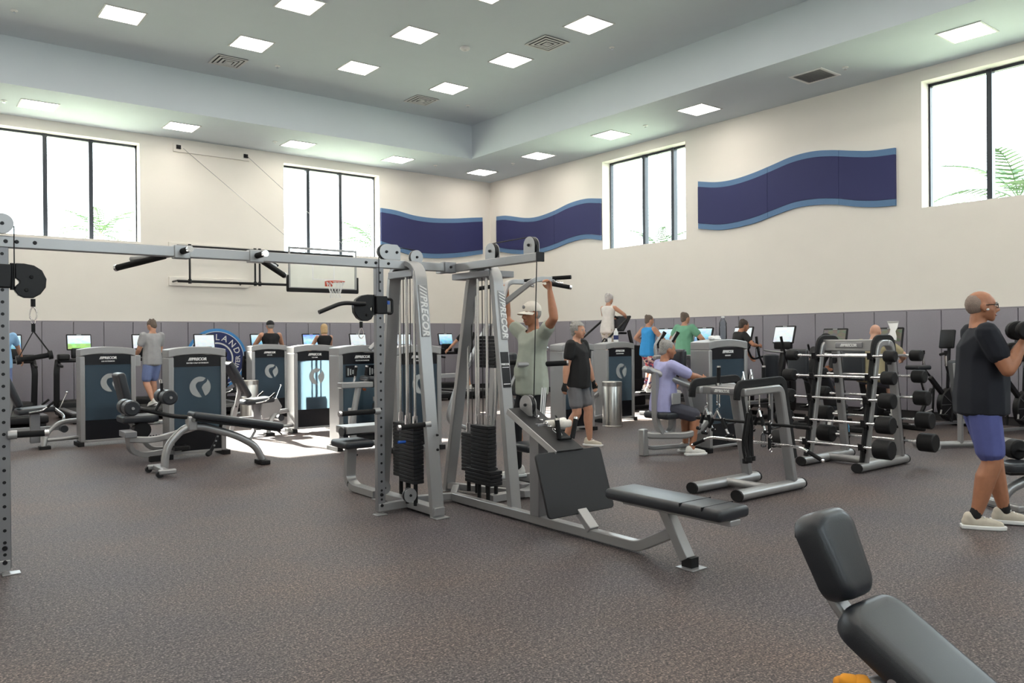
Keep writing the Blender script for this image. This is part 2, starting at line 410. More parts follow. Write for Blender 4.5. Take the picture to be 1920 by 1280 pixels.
# ---------------------------------------------------------------- wave panels
def interp(p, x):
    for (x0, y0), (x1, y1) in zip(p, p[1:]):
        if x0 <= x <= x1:
            t = (x-x0)/(x1-x0); return y0+(y1-y0)*t
    return p[-1][1] if x > p[-1][0] else p[0][1]
def smooth_curve(p, N):
    p = sorted(p); a, b = p[0][0], p[-1][0]; n = len(p); out = []
    for i in range(N+1):
        x = a+(b-a)*i/N; k = max(j for j in range(n-1) if p[j][0] <= x+1e-9)
        P0, P1, P2, P3 = p[max(k-1, 0)], p[k], p[k+1], p[min(k+2, n-1)]
        t = (x-P1[0])/(P2[0]-P1[0]); m1 = (P2[1]-P0[1])/(P2[0]-P0[0])*(P2[0]-P1[0]); m2 = (P3[1]-P1[1])/(P3[0]-P1[0])*(P2[0]-P1[0])
        out.append((x, (2*t**3-3*t*t+1)*P1[1]+(t**3-2*t*t+t)*m1+(-2*t**3+3*t*t)*P2[1]+(t**3-t*t)*m2))
    return out
def wave(label, horiz, top, bot, seams):
    N = 60; tp = smooth_curve(top, N); bt = smooth_curve(bot, N)
    bt = [(x, interp(bt, x)) for x, _ in tp]
    a, b = tp[0][0], tp[-1][0]; c = (a+b)/2
    root = thing('wave_panel', label, 'wall panel', (c, YL, 4.4) if horiz == 'x' else (XR, c, 4.4), 0, 'wave panels on the walls')
    edges = [a]+seams+[b]
    for e0, e1 in zip(edges, edges[1:]):
        xs = [e0+(e1-e0)*i/24 for i in range(25)]
        for nm, mm, f0, f1, th in (('edge_band', 'blue_light', 0, .115, .045), ('centre_panel', 'blue_dark', .115, .885, .052), ('edge_band', 'blue_light', .885, 1, .045)):
            m = MB(); vs = []; fs = []; g = .003
            for i, x in enumerate(xs):
                xx = min(max(x, e0+(g if e0 > a else 0)), e1-(g if e1 < b else 0))
                zb, zt = interp(bt, x), interp(tp, x); z0 = zb+(zt-zb)*f0+.0015; z1 = zb+(zt-zb)*f1-.0015
                for d in (0, th):
                    for z in (z0, z1): vs.append((xx-c, -d, z-4.4) if horiz == 'x' else (-d, xx-c, z-4.4))
            for i in range(24):
                q = i*4; r = q+4; fs += [(q+2, r+2, r+3, q+3), (q, q+1, r+1, r), (q, r, r+2, q+2), (q+1, q+3, r+3, r+1)]
            fs += [(0, 2, 3, 1), (96, 97, 99, 98)]
            m.add(vs, fs); m.obj(nm, mm, root)
wave('dark blue wave panel with light blue borders right of the window beside the corner', 'x',
     [(10.53, 5.01), (10.97, 4.99), (11.56, 4.9), (12.18, 4.88), (12.9, 4.93), (13.46, 5.0), (13.91, 5.05)],
     [(10.53, 4.0), (11.0, 3.89), (11.64, 3.76), (12.25, 3.75), (13.08, 3.83), (13.91, 3.97)], [])
wave('rising dark blue wave panel between the room corner and the narrow window', 'y',
     [(18.79, 5.06), (18.35, 5.03), (17.43, 4.85), (16.91, 4.82), (16.23, 4.89), (15.59, 5.01), (14.98, 5.04), (14.44, 4.97)],
     [(18.79, 4.04), (17.99, 3.89), (16.92, 3.81), (16.25, 3.87), (15.6, 3.98), (14.99, 4.01), (14.44, 3.92)], [16.2])
wave('largest dark blue wave panel between the two windows of the long wall', 'y',
     [(11.37, 4.91), (10.9, 4.82), (10.48, 4.80), (9.98, 4.85), (9.5, 4.94), (9.05, 5.03), (8.61, 5.05), (8.2, 5.0), (7.79, 4.91), (7.42, 4.84), (6.98, 4.81)],
     [(11.37, 3.86), (10.8, 3.77), (10.39, 3.77), (9.89, 3.82), (9.42, 3.92), (8.96, 4.0), (8.54, 4.0), (8.12, 3.95), (7.73, 3.86), (7.34, 3.8), (6.98, 3.78)], [8.05, 9.6])

# ---------------------------------------------------------------- round logo on the pads
lg = thing('round_logo_sign', 'round blue logo printed on the wall pads behind the treadmills', 'sign', (6.13, YL-.058, 1.04))
def ring(r0, r1, th, n=64):
    m = MB(); vs = []; fs = []
    for i in range(n):
        a = 2*PI*i/n
        for r, d in ((r0, 0), (r1, 0), (r0, th), (r1, th)): vs.append((r*math.cos(a), -d, r*math.sin(a)))
    for i in range(n):
        q = 4*i; p = 4*((i+1) % n); fs += [(q+2, q+3, p+3, p+2), (q+1, p+1, p+3, q+3), (q, q+2, p+2, p), (q, p, p+1, q+1)]
    return m.add(vs, fs)
ring(.645, .71, .004).obj('outer_ring', 'logo_blue', lg); ring(.63, .645, .006).obj('white_ring', 'white_print', lg)
ring(.385, .63, .004).obj('lettered_ring', 'logo_navy', lg); ring(.35, .385, .006).obj('white_ring', 'white_print', lg)
MB().cyl((0, 0, 0), (0, -.004, 0), .35, 48).obj('centre_disc', 'logo_navy', lg)
for ch, ang, up in [('L', 2, 1), ('A', 22, 1), ('N', 46, 1), ('D', 68, 1)] + [('R', 88, 0), ('E', 97, 0), ('T', 106, 0), ('N', 116, 0), ('E', 126, 0), ('C', 137, 0), ('S', 152, 0), ("'", 160, 0)]:
    a = math.radians(ang); r = .50
    o = lettering(ch, .20 if up else .155, lg, (r*math.sin(a), -.006, r*math.cos(a)), (PI/2, (a if up else a-PI), 0), ext=.002, bold=0.002)

# ---------------------------------------------------------------- ceiling panel lights, diffusers, sprinklers
mat('lamp_face', (.9, .9, .9), .5, emit=((1, .93, .83), LAMP)); mat('lamp_frame', (.6, .6, .6), .5, noise=.02)
def panel_light(x, y, z, label, group):
    o = thing('ceiling_light', label, 'ceiling light', (x, y, z), 0, group); return o
pl0 = thing('ceiling_light', '', 'ceiling light', (0, 0, 0), 0, '')
m = MB(); w = .30
for a, b in (((-w-.03, -w-.03), (w+.03, -w)), ((-w-.03, w), (w+.03, w+.03)), ((-w-.03, -w), (-w, w)), ((w, -w), (w+.03, w))):
    m.bb((a[0], a[1], -.012), (b[0], b[1], 0))
m.obj('frame', 'lamp_frame', pl0); MB().bb((-w, -w, -.008), (w, w, -.001)).obj('diffuser', 'lamp_face', pl0, smooth=False)
gx = [-1.22, .98, 3.18, 5.39, 7.58, 9.78]; gy = [14.65, 12.45, 10.22, 8.05, 5.85, 3.65, 1.45, -.75]
lights = [(x, y, ZT, 't', i, j) for i, x in enumerate(gx) for j, y in enumerate(gy)]
lights += [(x, 18.04, ZC, 'l', i, 0) for i, x in enumerate([-3., -.3, 2.39, 5.08, 7.74, 10.44, 13.12])]
lights += [(13.1, y, ZC, 'r', 0, j) for j, y in enumerate([15.57, 12.98, 10.46, 5.33, 2.8, .2, -2.4])]
tray = {(2, 0): 'leftmost ceiling light of the tray row nearest the left fascia', (3, 0): 'ceiling light in the tray beside the left vent, second of the back row',
        (4, 0): 'third ceiling light of the tray row nearest the left fascia', (5, 0): 'ceiling light nearest the inner tray corner',
        (3, 1): 'ceiling light cut by the top edge left of centre', (4, 1): 'ceiling light in the middle of the tray left of the smoke detector',
        (5, 1): 'ceiling light in the tray left of the square vent near the right fascia', (5, 2): 'ceiling light in the tray right of the square vent',
        (4, 2): 'ceiling light just clipped by the top edge at the centre'}
sl_lab = ['', '', 'leftmost soffit light above the wide left window', 'soffit light above the basketball cable board', 'soffit light left of the middle window',
          'soffit light between the middle window and the corner', 'soffit light in the room corner']
sr_lab = ['first soffit light right of the corner', 'soffit light above the narrow window', 'soffit light above the largest wave panel', 'soffit light above the far right window']
first = True
for x, y, z, k, i, j in lights:
    lab = tray.get((i, j)) if k == 't' else (sl_lab[i] if k == 'l' else (sr_lab[j] if j < 4 else None))
    if z == ZC and TX0 < x < TX and TY0 < y < TY: continue
    grp = 'square lights in the raised ceiling tray' if k == 't' else 'square lights in the lower soffit'
    if not lab: lab = 'square ceiling light panel outside the view'; grp = 'ceiling lights outside the view'
    if first: o = pl0; o.location = (x, y, z); o['label'] = lab; o['group'] = grp; first = False
    else: dup(pl0, (x, y, z), 0, lab, grp)
def vent(x, y, z, label):
    v = thing('ceiling_vent', label, 'vent', (x, y, z), 0, 'square supply vents')
    MB().bb((-.29, -.29, -.004), (.29, .29, -.001)).obj('backing', 'black', v)
    for k in range(4):
        a = .30-.075*k; b = a-.045; m = MB(); dz = .012+.006*k
        for p, q in (((-a, -a), (a, -b)), ((-a, b), (a, a)), ((-a, -b), (-b, b)), ((b, -b), (a, b))): m.bb((p[0], p[1], -dz-.006), (q[0], q[1], -dz))
        m.obj('louvre' if k else 'frame', 'lamp_frame', v)
    MB().bb((-.05, -.05, -.045), (.05, .05, -.005)).obj('centre_block', 'lamp_frame', v)
vent(5.35, 15.82, ZT, 'square vent in the tray near the left light row')
vent(9.75, 11.31, ZT, 'large looking square vent between two lights near the right fascia')
vent(9.75, 15.75, ZT, 'small looking square vent half hidden by the left fascia edge')
v = thing('return_grille', 'flat grey return grille in the right soffit', 'vent', (13.07, 7.87, ZC))
m = MB()
for p, q in (((-.32, -.32), (.32, -.27)), ((-.32, .27), (.32, .32)), ((-.32, -.27), (-.27, .27)), ((.27, -.27), (.32, .27))): m.bb((p[0], p[1], -.012), (q[0], q[1], 0))
m.obj('frame', 'white', v); MB().bb((-.27, -.27, -.003), (.27, .27, -.001)).obj('backing', 'silver_dark', v)
for k in range(12): MB().box((0, -.25+k*.0455, -.007), (.54, .03, .003), rx=.5).obj('slat', 'silver', v)
for k, (x, y, z, lab) in enumerate([(1.72, 15.52, ZT, 'sprinkler in the tray above the left edge'), (6.23, 15.51, ZT, 'sprinkler in the tray beside the left vent'), (10.88, 10.74, ZT, 'sprinkler in the tray right of the square vent'),
        (10.85, 15.46, ZT, 'sprinkler near the inner tray corner'), (1.82, 18.07, ZC, 'sprinkler in the soffit left of all soffit lights'), (7.19, 18.08, ZC, 'sprinkler in the soffit left of the middle window light'),
        (11.6, 18.06, ZC, 'sprinkler in the soffit left of the corner light'), (13.12, 16.63, ZC, 'sprinkler in the soffit just right of the corner light'), (13.13, 11.95, ZC, 'sprinkler in the soffit over the narrow window'), (13.09, 7.3, ZC, 'sprinkler in the soffit right of the grey grille')]):
    s_ = thing('sprinkler', lab, 'sprinkler', (x, y, z), 0, 'ceiling sprinklers')
    MB().lathe([(.055, 0), (.055, -.008), (.03, -.014)], 14).obj('cover_plate', 'white', s_); MB().lathe([(.012, -.012), (.012, -.035), (.025, -.038), (.025, -.042)], 10).obj('deflector', 'chrome', s_)
s_ = thing('smoke_detector', 'round white smoke detector in the middle of the ceiling tray', 'detector', (8.67, 12.43, ZT))
MB().lathe([(.10, 0), (.10, -.02), (.075, -.045), (.04, -.05)], 20).obj('housing', 'white', s_); MB().lathe([(.03, -.048), (.03, -.056), (.01, -.058)], 12).obj('sensor_cap', 'lamp_frame', s_)

# ---------------------------------------------------------------- palms outside
def frond_mesh(Ln):
    m = MB(); n = 14; pts = []
    for i in range(n+1):
        t = i/n; pts.append(V((Ln*t*.92, 0, Ln*(.42*t-.62*t*t))))
    m.tube(pts, .012, 5)
    for i in range(2, n):
        for s in (-1, 1):
            p = pts[i]; l = Ln*.28*math.sin(PI*(.12+.83*i/n)); e = p+V((l*.45, s*l*.85, -l*.25)); w = V((.022, 0, .004))
            m.add([p-w, p+w, e, (p+e)/2+w*1.2], [(0, 1, 3), (0, 3, 2)])
    return m.mesh('frond')
FR = frond_mesh(1.7)
def palm(x, y, h, sc, label):
    p = thing('palm_tree', label, 'tree', (x, y, -.2), random.random()*6, 'palms outside the windows')
    MB().lathe([(.16, 0), (.13, h*.3), (.12, h*.7), (.10, h), (.03, h+.1)], 10).obj('trunk', 'trunk', p)
    for k in range(16):
        o = bpy.data.objects.new('frond', FR); COL.objects.link(o); o.parent = p; o.location = (0, 0, h); o.scale = (sc,)*3
        o.rotation_euler = (0, -.75+.9*(k % 3)/2*1.2, k*2*PI/16+random.random()*.2)
FR.materials.append(MAT['frond'])
palm(4.62, 24, 4.55, .75, 'palm crown showing in the right pane of the wide left window')
palm(12.9, 24, 4.8, .9, 'faint palm outside the middle window')
palm(19, 16.7, 4.3, .8, 'faint palm at the bottom of the narrow window')
palm(19.5, 6.9, 4.6, 1.1, 'palm outside the far right window')
# ================================================================ CABLE MULTI-STATION
def wb(root):       # builder that takes world coordinates for a thing with no rotation
    m = MB(); m.M = Matrix.Translation(-V(root.location)); return m
def bolt(root, p, d=(0, -1, 0), r=.013, m='black'):
    p = V(p); d = V(d); wb(root).cyl(p, p+d*.012, r, 10, r*.75).obj('bolt', m, root)
def disc_pulley(root, c, r, axis=(0, 1, 0), plate=True):
    c = V(c); a = V(axis).normalized()
    w = wb(root).cyl(c-a*.012, c+a*.012, r, 28).obj('pulley_wheel', 'black', root)
    if plate:
        for s in (-1, 1):
            g = wb(root).cyl(c+a*s*.014, c+a*s*.020, r*1.02, 28).obj('pulley_guard', 'silver', root)
    for s in (-1, 1): bolt(root, c+a*s*.02, a*s, .012)
def stack(root, x, y, z0, n, wx=.10, wy=.24, th=.032, top=2.04, hover=0):
    """weight plates with two guide rods"""
    for k in range(n):
        z = z0+k*th+hover
        wb(root).bb((x-wx/2, y-wy/2, z), (x+wx/2, y+wy/2, z+th-.003)).obj('weight_plate', 'stack', root, bev=.003, seg=1)
    for s in (-1, 1):
        wb(root).cyl((x, y+s*.065, .08), (x, y+s*.065, top), .012, 10).obj('guide_rod', 'chrome', root)
        wb(root).cyl((x, y+s*.065, .06), (x, y+s*.065, z0), .018, 12).obj('rubber_stop', 'black_rubber', root)
        wb(root).cyl((x, y+s*.065, z0+hover+n*th), (x, y+s*.065, z0+hover+n*th+.085), .022, 14).obj('rod_bushing', 'chrome', root)
    wb(root).cyl((x, y, z0+hover+n*th), (x, y, top), .004, 6).obj('cable', 'black', root)
def hole_post(root, x, y, zt, w=.072, d=.052):
    wb(root).bb((x-w/2, y-d/2, 0.03), (x+w/2, y+d/2, zt)).obj('perforated_post', 'silver_dark', root, bev=.005)
    for k in range(26):
        z = .12+.076*k
        if z < zt-.03: wb(root).cyl((x, y-d/2-.001, z), (x, y-d/2+.004, z), .0105, 10).obj('post_hole', 'black', root)
def carriage(root, x, y, z, s):
    """sliding collar with swivelling pulley housing, s = -1 opens to -x"""
    wb(root).bb((x-.052, y-.045, z-.075), (x+.052, y+.045, z+.075)).obj('carriage_collar', 'black', root, bev=.008)
    wb(root).cyl((x+s*.062, y, z-.085), (x+s*.062, y, z+.085), .014, 10).obj('swivel_pin', 'black', root)
    poly = [(.0, .085), (.05, .085), (.105, .075), (.15, .045), (.175, -.01), (.17, -.065), (.14, -.11), (.10, -.135), (.05, -.135), (.015, -.12), (-.004, -.09), (.0, -.065), (.012, -.05), (.022, -.042), (.024, -.03), (.012, -.02), (0, -.01)]
    M = Matrix.Translation((x+s*.075, y, z)) @ Matrix(((s, 0, 0, 0), (0, 0, 1, 0), (0, 1, 0, 0), (0, 0, 0, 1)))
    wb(root).prism(poly, M, .05).obj('pulley_housing', 'black', root, bev=.006)
    for px, pz in ((.09, .0), (.06, -.085)): bolt(root, (x+s*(.075+px), y-.026, z+pz), (0, -1, 0), .012, 'black_rubber')
    e = V((x+s*.175, y, z-.14))
    wb(root).cyl(e, e+V((0, 0, -.05)), .014, 10).obj('cable_stop', 'black_rubber', root)
    m = wb(root); c = e+V((0, 0, -.095)); pts = []
    for k in range(14):
        a = 2*PI*k/14; pts.append(c+V((.016*math.sin(a)*(1.25-.35*math.cos(a)), 0, .043*math.cos(a))))
    m.tube(pts, .004, 6, closed=True, up=(0, 1, 0)).obj('carabiner', 'chrome', root)
    return c+V((0, 0, -.043))
def aframe_leg(root, foot, top, w=.115, d=.05):
    wb(root).rect([foot, top], w, d, up=(0, 1, 0)).obj('leg', 'silver', root, bev=.006)
def foot_plate(root, x, y, dx, dy):
    wb(root).bb((x-dx, y-dy, 0), (x+dx, y+dy, .008)).obj('foot_plate', 'silver', root, bev=.002)

G = thing('cable_multi_station', 'large silver cable crossover and multi station frame with black weight stacks', 'cable machine', (3.55, 5.97, 0))
BY = 5.97
# long crossover beam and right hand beam
wb(G).bb((.50, BY-.03, 2.06), (4.06, BY+.03, 2.135)).obj('crossover_beam', 'silver', G, bev=.006)
wb(G).bb((4.01, 4.80, 2.065), (4.075, 6.25, 2.135)).obj('pulldown_beam', 'silver', G, bev=.006)
wb(G).bb((4.008, 4.78, 2.063), (4.077, 4.80, 2.137)).obj('beam_end_cap', 'black', G)
wb(G).bb((3.90, 5.925, 2.05), (4.02, 6.015, 2.145)).obj('beam_joint', 'silver_dark', G, bev=.004)
bolt(G, (3.96, 5.925, 2.10))
for x in (.60, .66, .76, 3.13, 3.22, 3.34): bolt(G, (x, BY-.03, 2.10))
# chin-up clamps and grips on the beam
for cx, ex in ((1.67, 1.36), (2.21, 2.64)):
    wb(G).bb((cx-.055, BY-.04, 2.05), (cx+.055, BY+.04, 2.145)).obj('grip_clamp', 'silver', G, bev=.006)
    wb(G).cyl((cx, BY-.02, 2.10), (cx+.01, BY-.16, 2.105), .022, 14).obj('short_grip', 'grip', G)
    wb(G).cyl((cx+.01, BY-.16, 2.105), (cx+.012, BY-.185, 2.106), .023, 14).obj('grip_cap', 'chrome', G)
    wb(G).cyl((cx, BY+.03, 2.09), (ex*.75+cx*.25, 6.40, 2.07), .02, 14).obj('long_grip_stem', 'silver', G)
    d = V((ex-cx, 6.48-BY, -.09)); a = V((cx, BY, 2.10))+d*.25; b = V((cx, BY, 2.10))+d
    wb(G).cyl(a, b, .023, 14).obj('long_grip', 'grip', G); wb(G).cyl(b, b+d.normalized()*.02, .024, 14).obj('grip_cap', 'chrome', G)
# tower A: A-frame in the plane x = 3.55
def tower(root, ff, ft, rf, rt, badge=True):
    ff, ft, rf, rt = map(V, (ff, ft, rf, rt)); c = (ft+rt)/2
    pts = [ff, ft, ft+V((0, .09, .075)), rt+V((0, -.09, .075)), rt, rf]
    d1 = (ft-ff).normalized(); d2 = (rt-rf).normalized()
    path = fillet([ff, ft+d1*.09, rt+d2*.09, rf], .16, 8)
    n = len(path); k = n//2
    wb(root).rect(path[:k+1], .115, .05, up=(1, 0, 0)).obj('leg', 'silver', root, bev=.006)
    wb(root).rect(path[k:], .115, .05, up=(1, 0, 0)).obj('leg', 'silver', root, bev=.006)
for sgn, tx in ((1, 3.55), (-1, .27)):
    root = G
    # sweep 'up' is x so width runs along y; swap section so the broad face looks along y
    path = fillet([(tx, 5.54, .0), (tx, 5.80, 2.11), (tx, 6.20, 2.11), (tx, 6.47, .0)], .17, 8); k = len(path)//2
    wb(root).rect(path[:k+1], .05, .115, up=(1, 0, 0)).obj('leg', 'silver', root, bev=.006)
    wb(root).rect(path[k:], .05, .115, up=(1, 0, 0)).obj('leg', 'silver', root, bev=.006)
    wb(root).bb((tx-.05, 5.50, .02), (tx+.05, 6.50, .085)).obj('base_rail', 'silver', root, bev=.005)
    hx = 3.26 if sgn > 0 else .58
    wb(root).bb((min(hx, tx)-.03, BY-.03, .02), (max(hx, tx)+.03, BY+.03, .085)).obj('base_rail', 'silver', root, bev=.005)
    foot_plate(root, tx, 5.50, .065, .05); foot_plate(root, tx, 6.50, .065, .05); foot_plate(root, hx-sgn*.03, BY-.05, .05, .04)
    hole_post(root, hx, BY, 2.13)
    stack(root, tx-.05*sgn, 5.86, .25, 15); stack(root, tx+.06*sgn, 6.16, .25, 15)
    wb(root).bb((tx-.07, 5.80, 1.99), (tx+.07, 6.20, 2.05)).obj('top_plate', 'silver_dark', root, bev=.004)
    for py in (5.78, 6.22): disc_pulley(root, (tx-.12*sgn, py, .16), .058, (0, 1, 0))
    for z in (.55, .67): bolt(root, (tx+.02, 5.535+.045*z-.0, z), (0, -1, 0), .012)
    bolt(root, (hx, BY-.026, .07), r=.016); bolt(root, (hx, BY-.026, .16), r=.016)
# badge on the front leg of tower A
bM = Matrix.Translation((3.55, 5.722, 1.70)) @ Matrix.Rotation(-.122, 4, 'X')
bp = MB(); bp.M = Matrix.Translation(-V(G.location)) @ bM; bp.box((0, -.003, 0), (.075, .006, .44))
bo = bp.obj('badge', 'shroud_grey', G, bev=.003)
lettering('///PRECOR', .085, bo, (V((3.55, 5.722, 1.70))-V(G.location))+V((0, -.0075, 0)), (Matrix.Rotation(PI/2-.122, 3, 'X') @ Matrix.Rotation(-PI/2, 3, 'Z')).to_euler(), 'white_print', shear=.2, bold=.003, space=1.1)
# pulleys over the crossover posts
def plate_pulley(root, c, w, h):
    c = V(c); r = h/2
    poly = [(-w/2+r+r*math.cos(a), r*math.sin(a)) for a in [PI/2+PI*i/10 for i in range(11)]] + [(w/2, -h/2), (w/2, h/2-.03), (w/2-.03, h/2)]
    M = Matrix.Translation(c) @ Matrix.Rotation(PI/2, 4, 'X')
    for s in (-.022, .022): wb(root).prism(poly, Matrix.Translation((0, s, 0)) @ M, .006).obj('pulley_guard', 'silver', root, bev=.002)
    wb(root).cyl(c+V((-w/2+r-.008, -.015, 0)), c+V((-w/2+r-.008, .015, 0)), r*1.0, 24).obj('pulley_wheel', 'black', root)
    for dx in (-w/2+r, w/2-.035): bolt(root, c+V((dx, -.025, 0)))
plate_pulley(G, (3.36, BY, 2.20), .20, .13)
disc_pulley(G, (3.62, BY-.01, 2.17), .06, (0, 1, 0)); disc_pulley(G, (.58, BY-.03, 2.21), .062, (0, 1, 0))
wb(G).cyl((3.40, BY-.02, 2.245), (3.62, BY-.01, 2.23), .004, 6).obj('cable', 'black', G)
wb(G).cyl((3.24, BY-.045, 1.86), (3.24, BY-.045, 2.2), .004, 6).obj('cable', 'black', G)
wb(G).cyl((.645, BY-.03, 1.82), (.645, BY-.03, 2.2), .004, 6).obj('cable', 'black', G)
hang_left = carriage(G, .575, BY, 1.88, 1)
hang_right = carriage(G, 3.27, BY, 1.75, -1)
wb(G).tube([(3.33, BY-.03, 1.80), (3.37, BY-.03, 1.80), (3.37, BY-.03, 1.68), (3.33, BY-.03, 1.68)], .012, 8, up=(0, 1, 0), fil=.02).obj('carriage_handle', 'black', G)
wb(G).bb((3.315, BY-.055, 1.755), (3.335, BY-.03, 1.785)).obj('release_lever', 'blue_plastic', G)
wb(G).tube([(3.11, BY-.05, 1.755), (2.90, BY-.05, 1.76), (2.70, BY-.05, 1.68)], .017, 12, fil=.06).obj('bent_bar', 'black', G)
# handles at waist height on both towers
for p, q, e in (((.60, BY-.04, .875), (.80, BY-.06, .875), 1), ((3.24, BY-.04, .865), (2.90, BY-.02, .86), 1), ((3.54, 5.62, .76), (3.28, 5.66, .745), 1)):
    p = V(p); q = V(q); d = (q-p).normalized()
    wb(G).cyl(p, p+d*.05, .028, 14).obj('handle_hub', 'silver', G); wb(G).cyl(p+d*.04, q, .021, 14).obj('waist_grip', 'grip', G); wb(G).cyl(q, q+d*.022, .023, 14).obj('grip_cap', 'chrome', G)
# selector pin and pad
wb(G).cyl((3.43, 5.84, .60), (3.36, 5.84, .60), .012, 10).obj('selector_pin', 'blue_plastic', G)
# tower B, carrying the pulldown beam
path = fillet([(4.06, 5.16, .04), (4.09, 5.44, 2.08), (4.16, 5.86, 2.08), (4.27, 6.46, 0)], .17, 8); k = len(path)//2
wb(G).rect(path[:k+1], .05, .115, up=(1, .1, 0)).obj('leg', 'silver', G, bev=.006); wb(G).rect(path[k:], .05, .115, up=(1, .1, 0)).obj('leg', 'silver', G, bev=.006)
foot_plate(G, 4.27, 6.47, .075, .05)
wb(G).rect([(4.25, 6.42, .055), (4.55, 5.62, .055), (4.95, 5.45, .055)], .06, .06).obj('base_rail', 'silver', G, bev=.005)
wb(G).rect([(3.55, 6.12, .05), (4.02, 5.98, .05)], .06, .06).obj('base_rail', 'silver', G, bev=.005)
wb(G).rect([(4.02, 6.0, .05), (4.25, 6.30, .05)], .06, .06).obj('base_rail', 'silver', G, bev=.005)
stack(G, 4.08, 5.62, .33, 12, .09, .26); 
for k in range(4): wb(G).bb((4.02, 5.44, .205+.032*k), (4.15, 5.82, .205+.032*k+.029)).obj('weight_plate', 'stack', G, bev=.003, seg=1)
stack(G, 4.22, 5.98, .25, 11, .09, .24); stack(G, 4.30, 5.80, .30, 9, .09, .24, hover=.90)
wb(G).bb((4.02, 5.45, 1.99), (4.30, 6.0, 2.045)).obj('top_plate', 'silver_dark', G, bev=.004)
for c in ((4.045, 5.42, 2.20), (4.045, 4.90, 2.20)):
    c = V(c); wb(G).cyl(c+V((-.016, 0, 0)), c+V((.016, 0, 0)), .068, 28).obj('pulley_wheel', 'black', G)
    poly = [(.068*math.cos(a), .068*math.sin(a)) for a in [PI*i/12 for i in range(13)]]+[(-.068, -.07), (.068, -.07)]
    M = Matrix.Translation(c) @ Matrix(((0, 0, 1, 0), (1, 0, 0, 0), (0, 1, 0, 0), (0, 0, 0, 1)))
    for s in (-.024, .024): wb(G).prism(poly, Matrix.Translation((s, 0, 0)) @ M, .006).obj('pulley_guard', 'silver', G, bev=.002)
    bolt(G, c+V((-.028, 0, 0)), (-1, 0, 0))
wb(G).cyl((4.045, 5.42, 2.265), (4.045, 4.90, 2.268), .0045, 6).obj('cable', 'black', G)
wb(G).cyl((4.045, 4.83, 2.2), (4.0, 4.83, .98), .0045, 6).obj('cable', 'black', G)
bM = Matrix.Translation((4.084, 5.357, 1.66)) @ Matrix.Rotation(-.134, 4, 'X')
bp = MB(); bp.M = Matrix.Translation(-V(G.location)) @ bM; bp.box((.018, -.003, 0), (.07, .006, .42)); bo = bp.obj('badge', 'shroud_grey', G, bev=.003)
lettering('///PRECOR', .078, bo, V((4.102, 5.357, 1.66))-V(G.location)+V((0, -.0085, 0)), (Matrix.Rotation(PI/2-.134, 3, 'X') @ Matrix.Rotation(-PI/2, 3, 'Z')).to_euler(), 'white_print', shear=.2, bold=.003, space=1.1)
bM = Matrix.Translation((4.077, 5.294, 1.20)) @ Matrix.Rotation(-.134, 4, 'X')
bp = MB(); bp.M = Matrix.Translation(-V(G.location)) @ bM; bp.box((0, -.003, 0), (.085, .006, .30)); bo = bp.obj('instruction_placard', 'placard', G, bev=.002)
lettering('PRECOR', .022, bo, V((4.077, 5.294, 1.245))-V(G.location)+V((0, -.001, 0)), (PI/2-.134, 0, 0), 'white_print', bold=.001)
for zz in (1.22, 1.08):
    q = MB(); q.M = Matrix.Translation(-V(G.location)) @ Matrix.Translation((4.077, 5.294, 1.20)) @ Matrix.Rotation(-.134, 4, 'X'); q.box((0, -.007, zz-1.20), (.07, .003, .006)); q.obj('printed_line', 'white_print', bo)
# low row: rail, post, sloping cover, foot board, seat
wb(G).rect([(4.0, 5.95, .05), (4.0, 3.72, .05), (4.0, 3.42, .20)], .07, .07, fil=.06).obj('row_rail', 'silver', G, bev=.006)
wb(G).bb((3.95, 4.72, .08), (4.05, 4.83, .80)).obj('row_post', 'silver_dark', G, bev=.005)
sM = Matrix.Translation((4.0, 4.70, .765)) @ Matrix.Rotation(math.atan2(.27, .56), 4, 'X')
q = wb(G); q.M = q.M @ sM; q.box((0, 0, 0), (.27, .64, .012)); q.obj('sloping_cover', 'dark_board', G, bev=.004)
q = wb(G); q.M = q.M @ sM; q.box((-.135, 0, -.02), (.012, .64, .05)); q.obj('cover_edge', 'silver', G, bev=.003)
fM = Matrix.Translation((4.0, 4.36, .40)) @ Matrix.Rotation(-math.atan2(.15, .44), 4, 'X')
q = wb(G); q.M = q.M @ fM
poly = [(sx*(.325-.03+.03*math.cos(a)), sy*(.235-.03+.03*math.sin(a))) for sx, sy, rng in ((1, 1, (0, 1, 2, 3)), (-1, 1, (3, 2, 1, 0)), (-1, -1, (0, 1, 2, 3)), (1, -1, (3, 2, 1, 0))) for a in [i*PI/6 for i in rng]]
q.prism(poly, Matrix.Rotation(PI/2, 4, 'X'), .022); q.obj('foot_board', 'dark_board', G, bev=.004)
wb(G).rect([(4.0, 4.33, .22), (4.0, 4.17, .08)], .09, .05, up=(0, 1, 0)).obj('board_strut', 'silver', G, bev=.005)
disc = V((4.0, 4.90, .935)); wb(G).cyl(disc+V((-.014, 0, 0)), disc+V((.014, 0, 0)), .075, 28).obj('pulley_wheel', 'black', G)
for s in (-.024, .02):
    poly = [(.077*math.cos(a), .077*math.sin(a)) for a in [PI*i/12-.35 for i in range(15)]]+[(-.08, -.085), (.05, -.085)]
    wb(G).prism(poly, Matrix.Translation(disc+V((s, 0, 0))) @ Matrix(((0, 0, 1, 0), (1, 0, 0, 0), (0, 1, 0, 0), (0, 0, 0, 1))), .006).obj('pulley_guard', 'silver', G, bev=.002)
bolt(G, disc+V((-.03, 0, 0)), (-1, 0, 0))
wb(G).pad((3.97, 3.40, .405), (.30, .96, .075), .03, 3).obj('row_seat', 'vinyl', G)
for yy in (3.05, 3.22): wb(G).bb((3.818, yy, .42), (4.122, yy+.006, .4445)).obj('seat_seam', 'black', G)
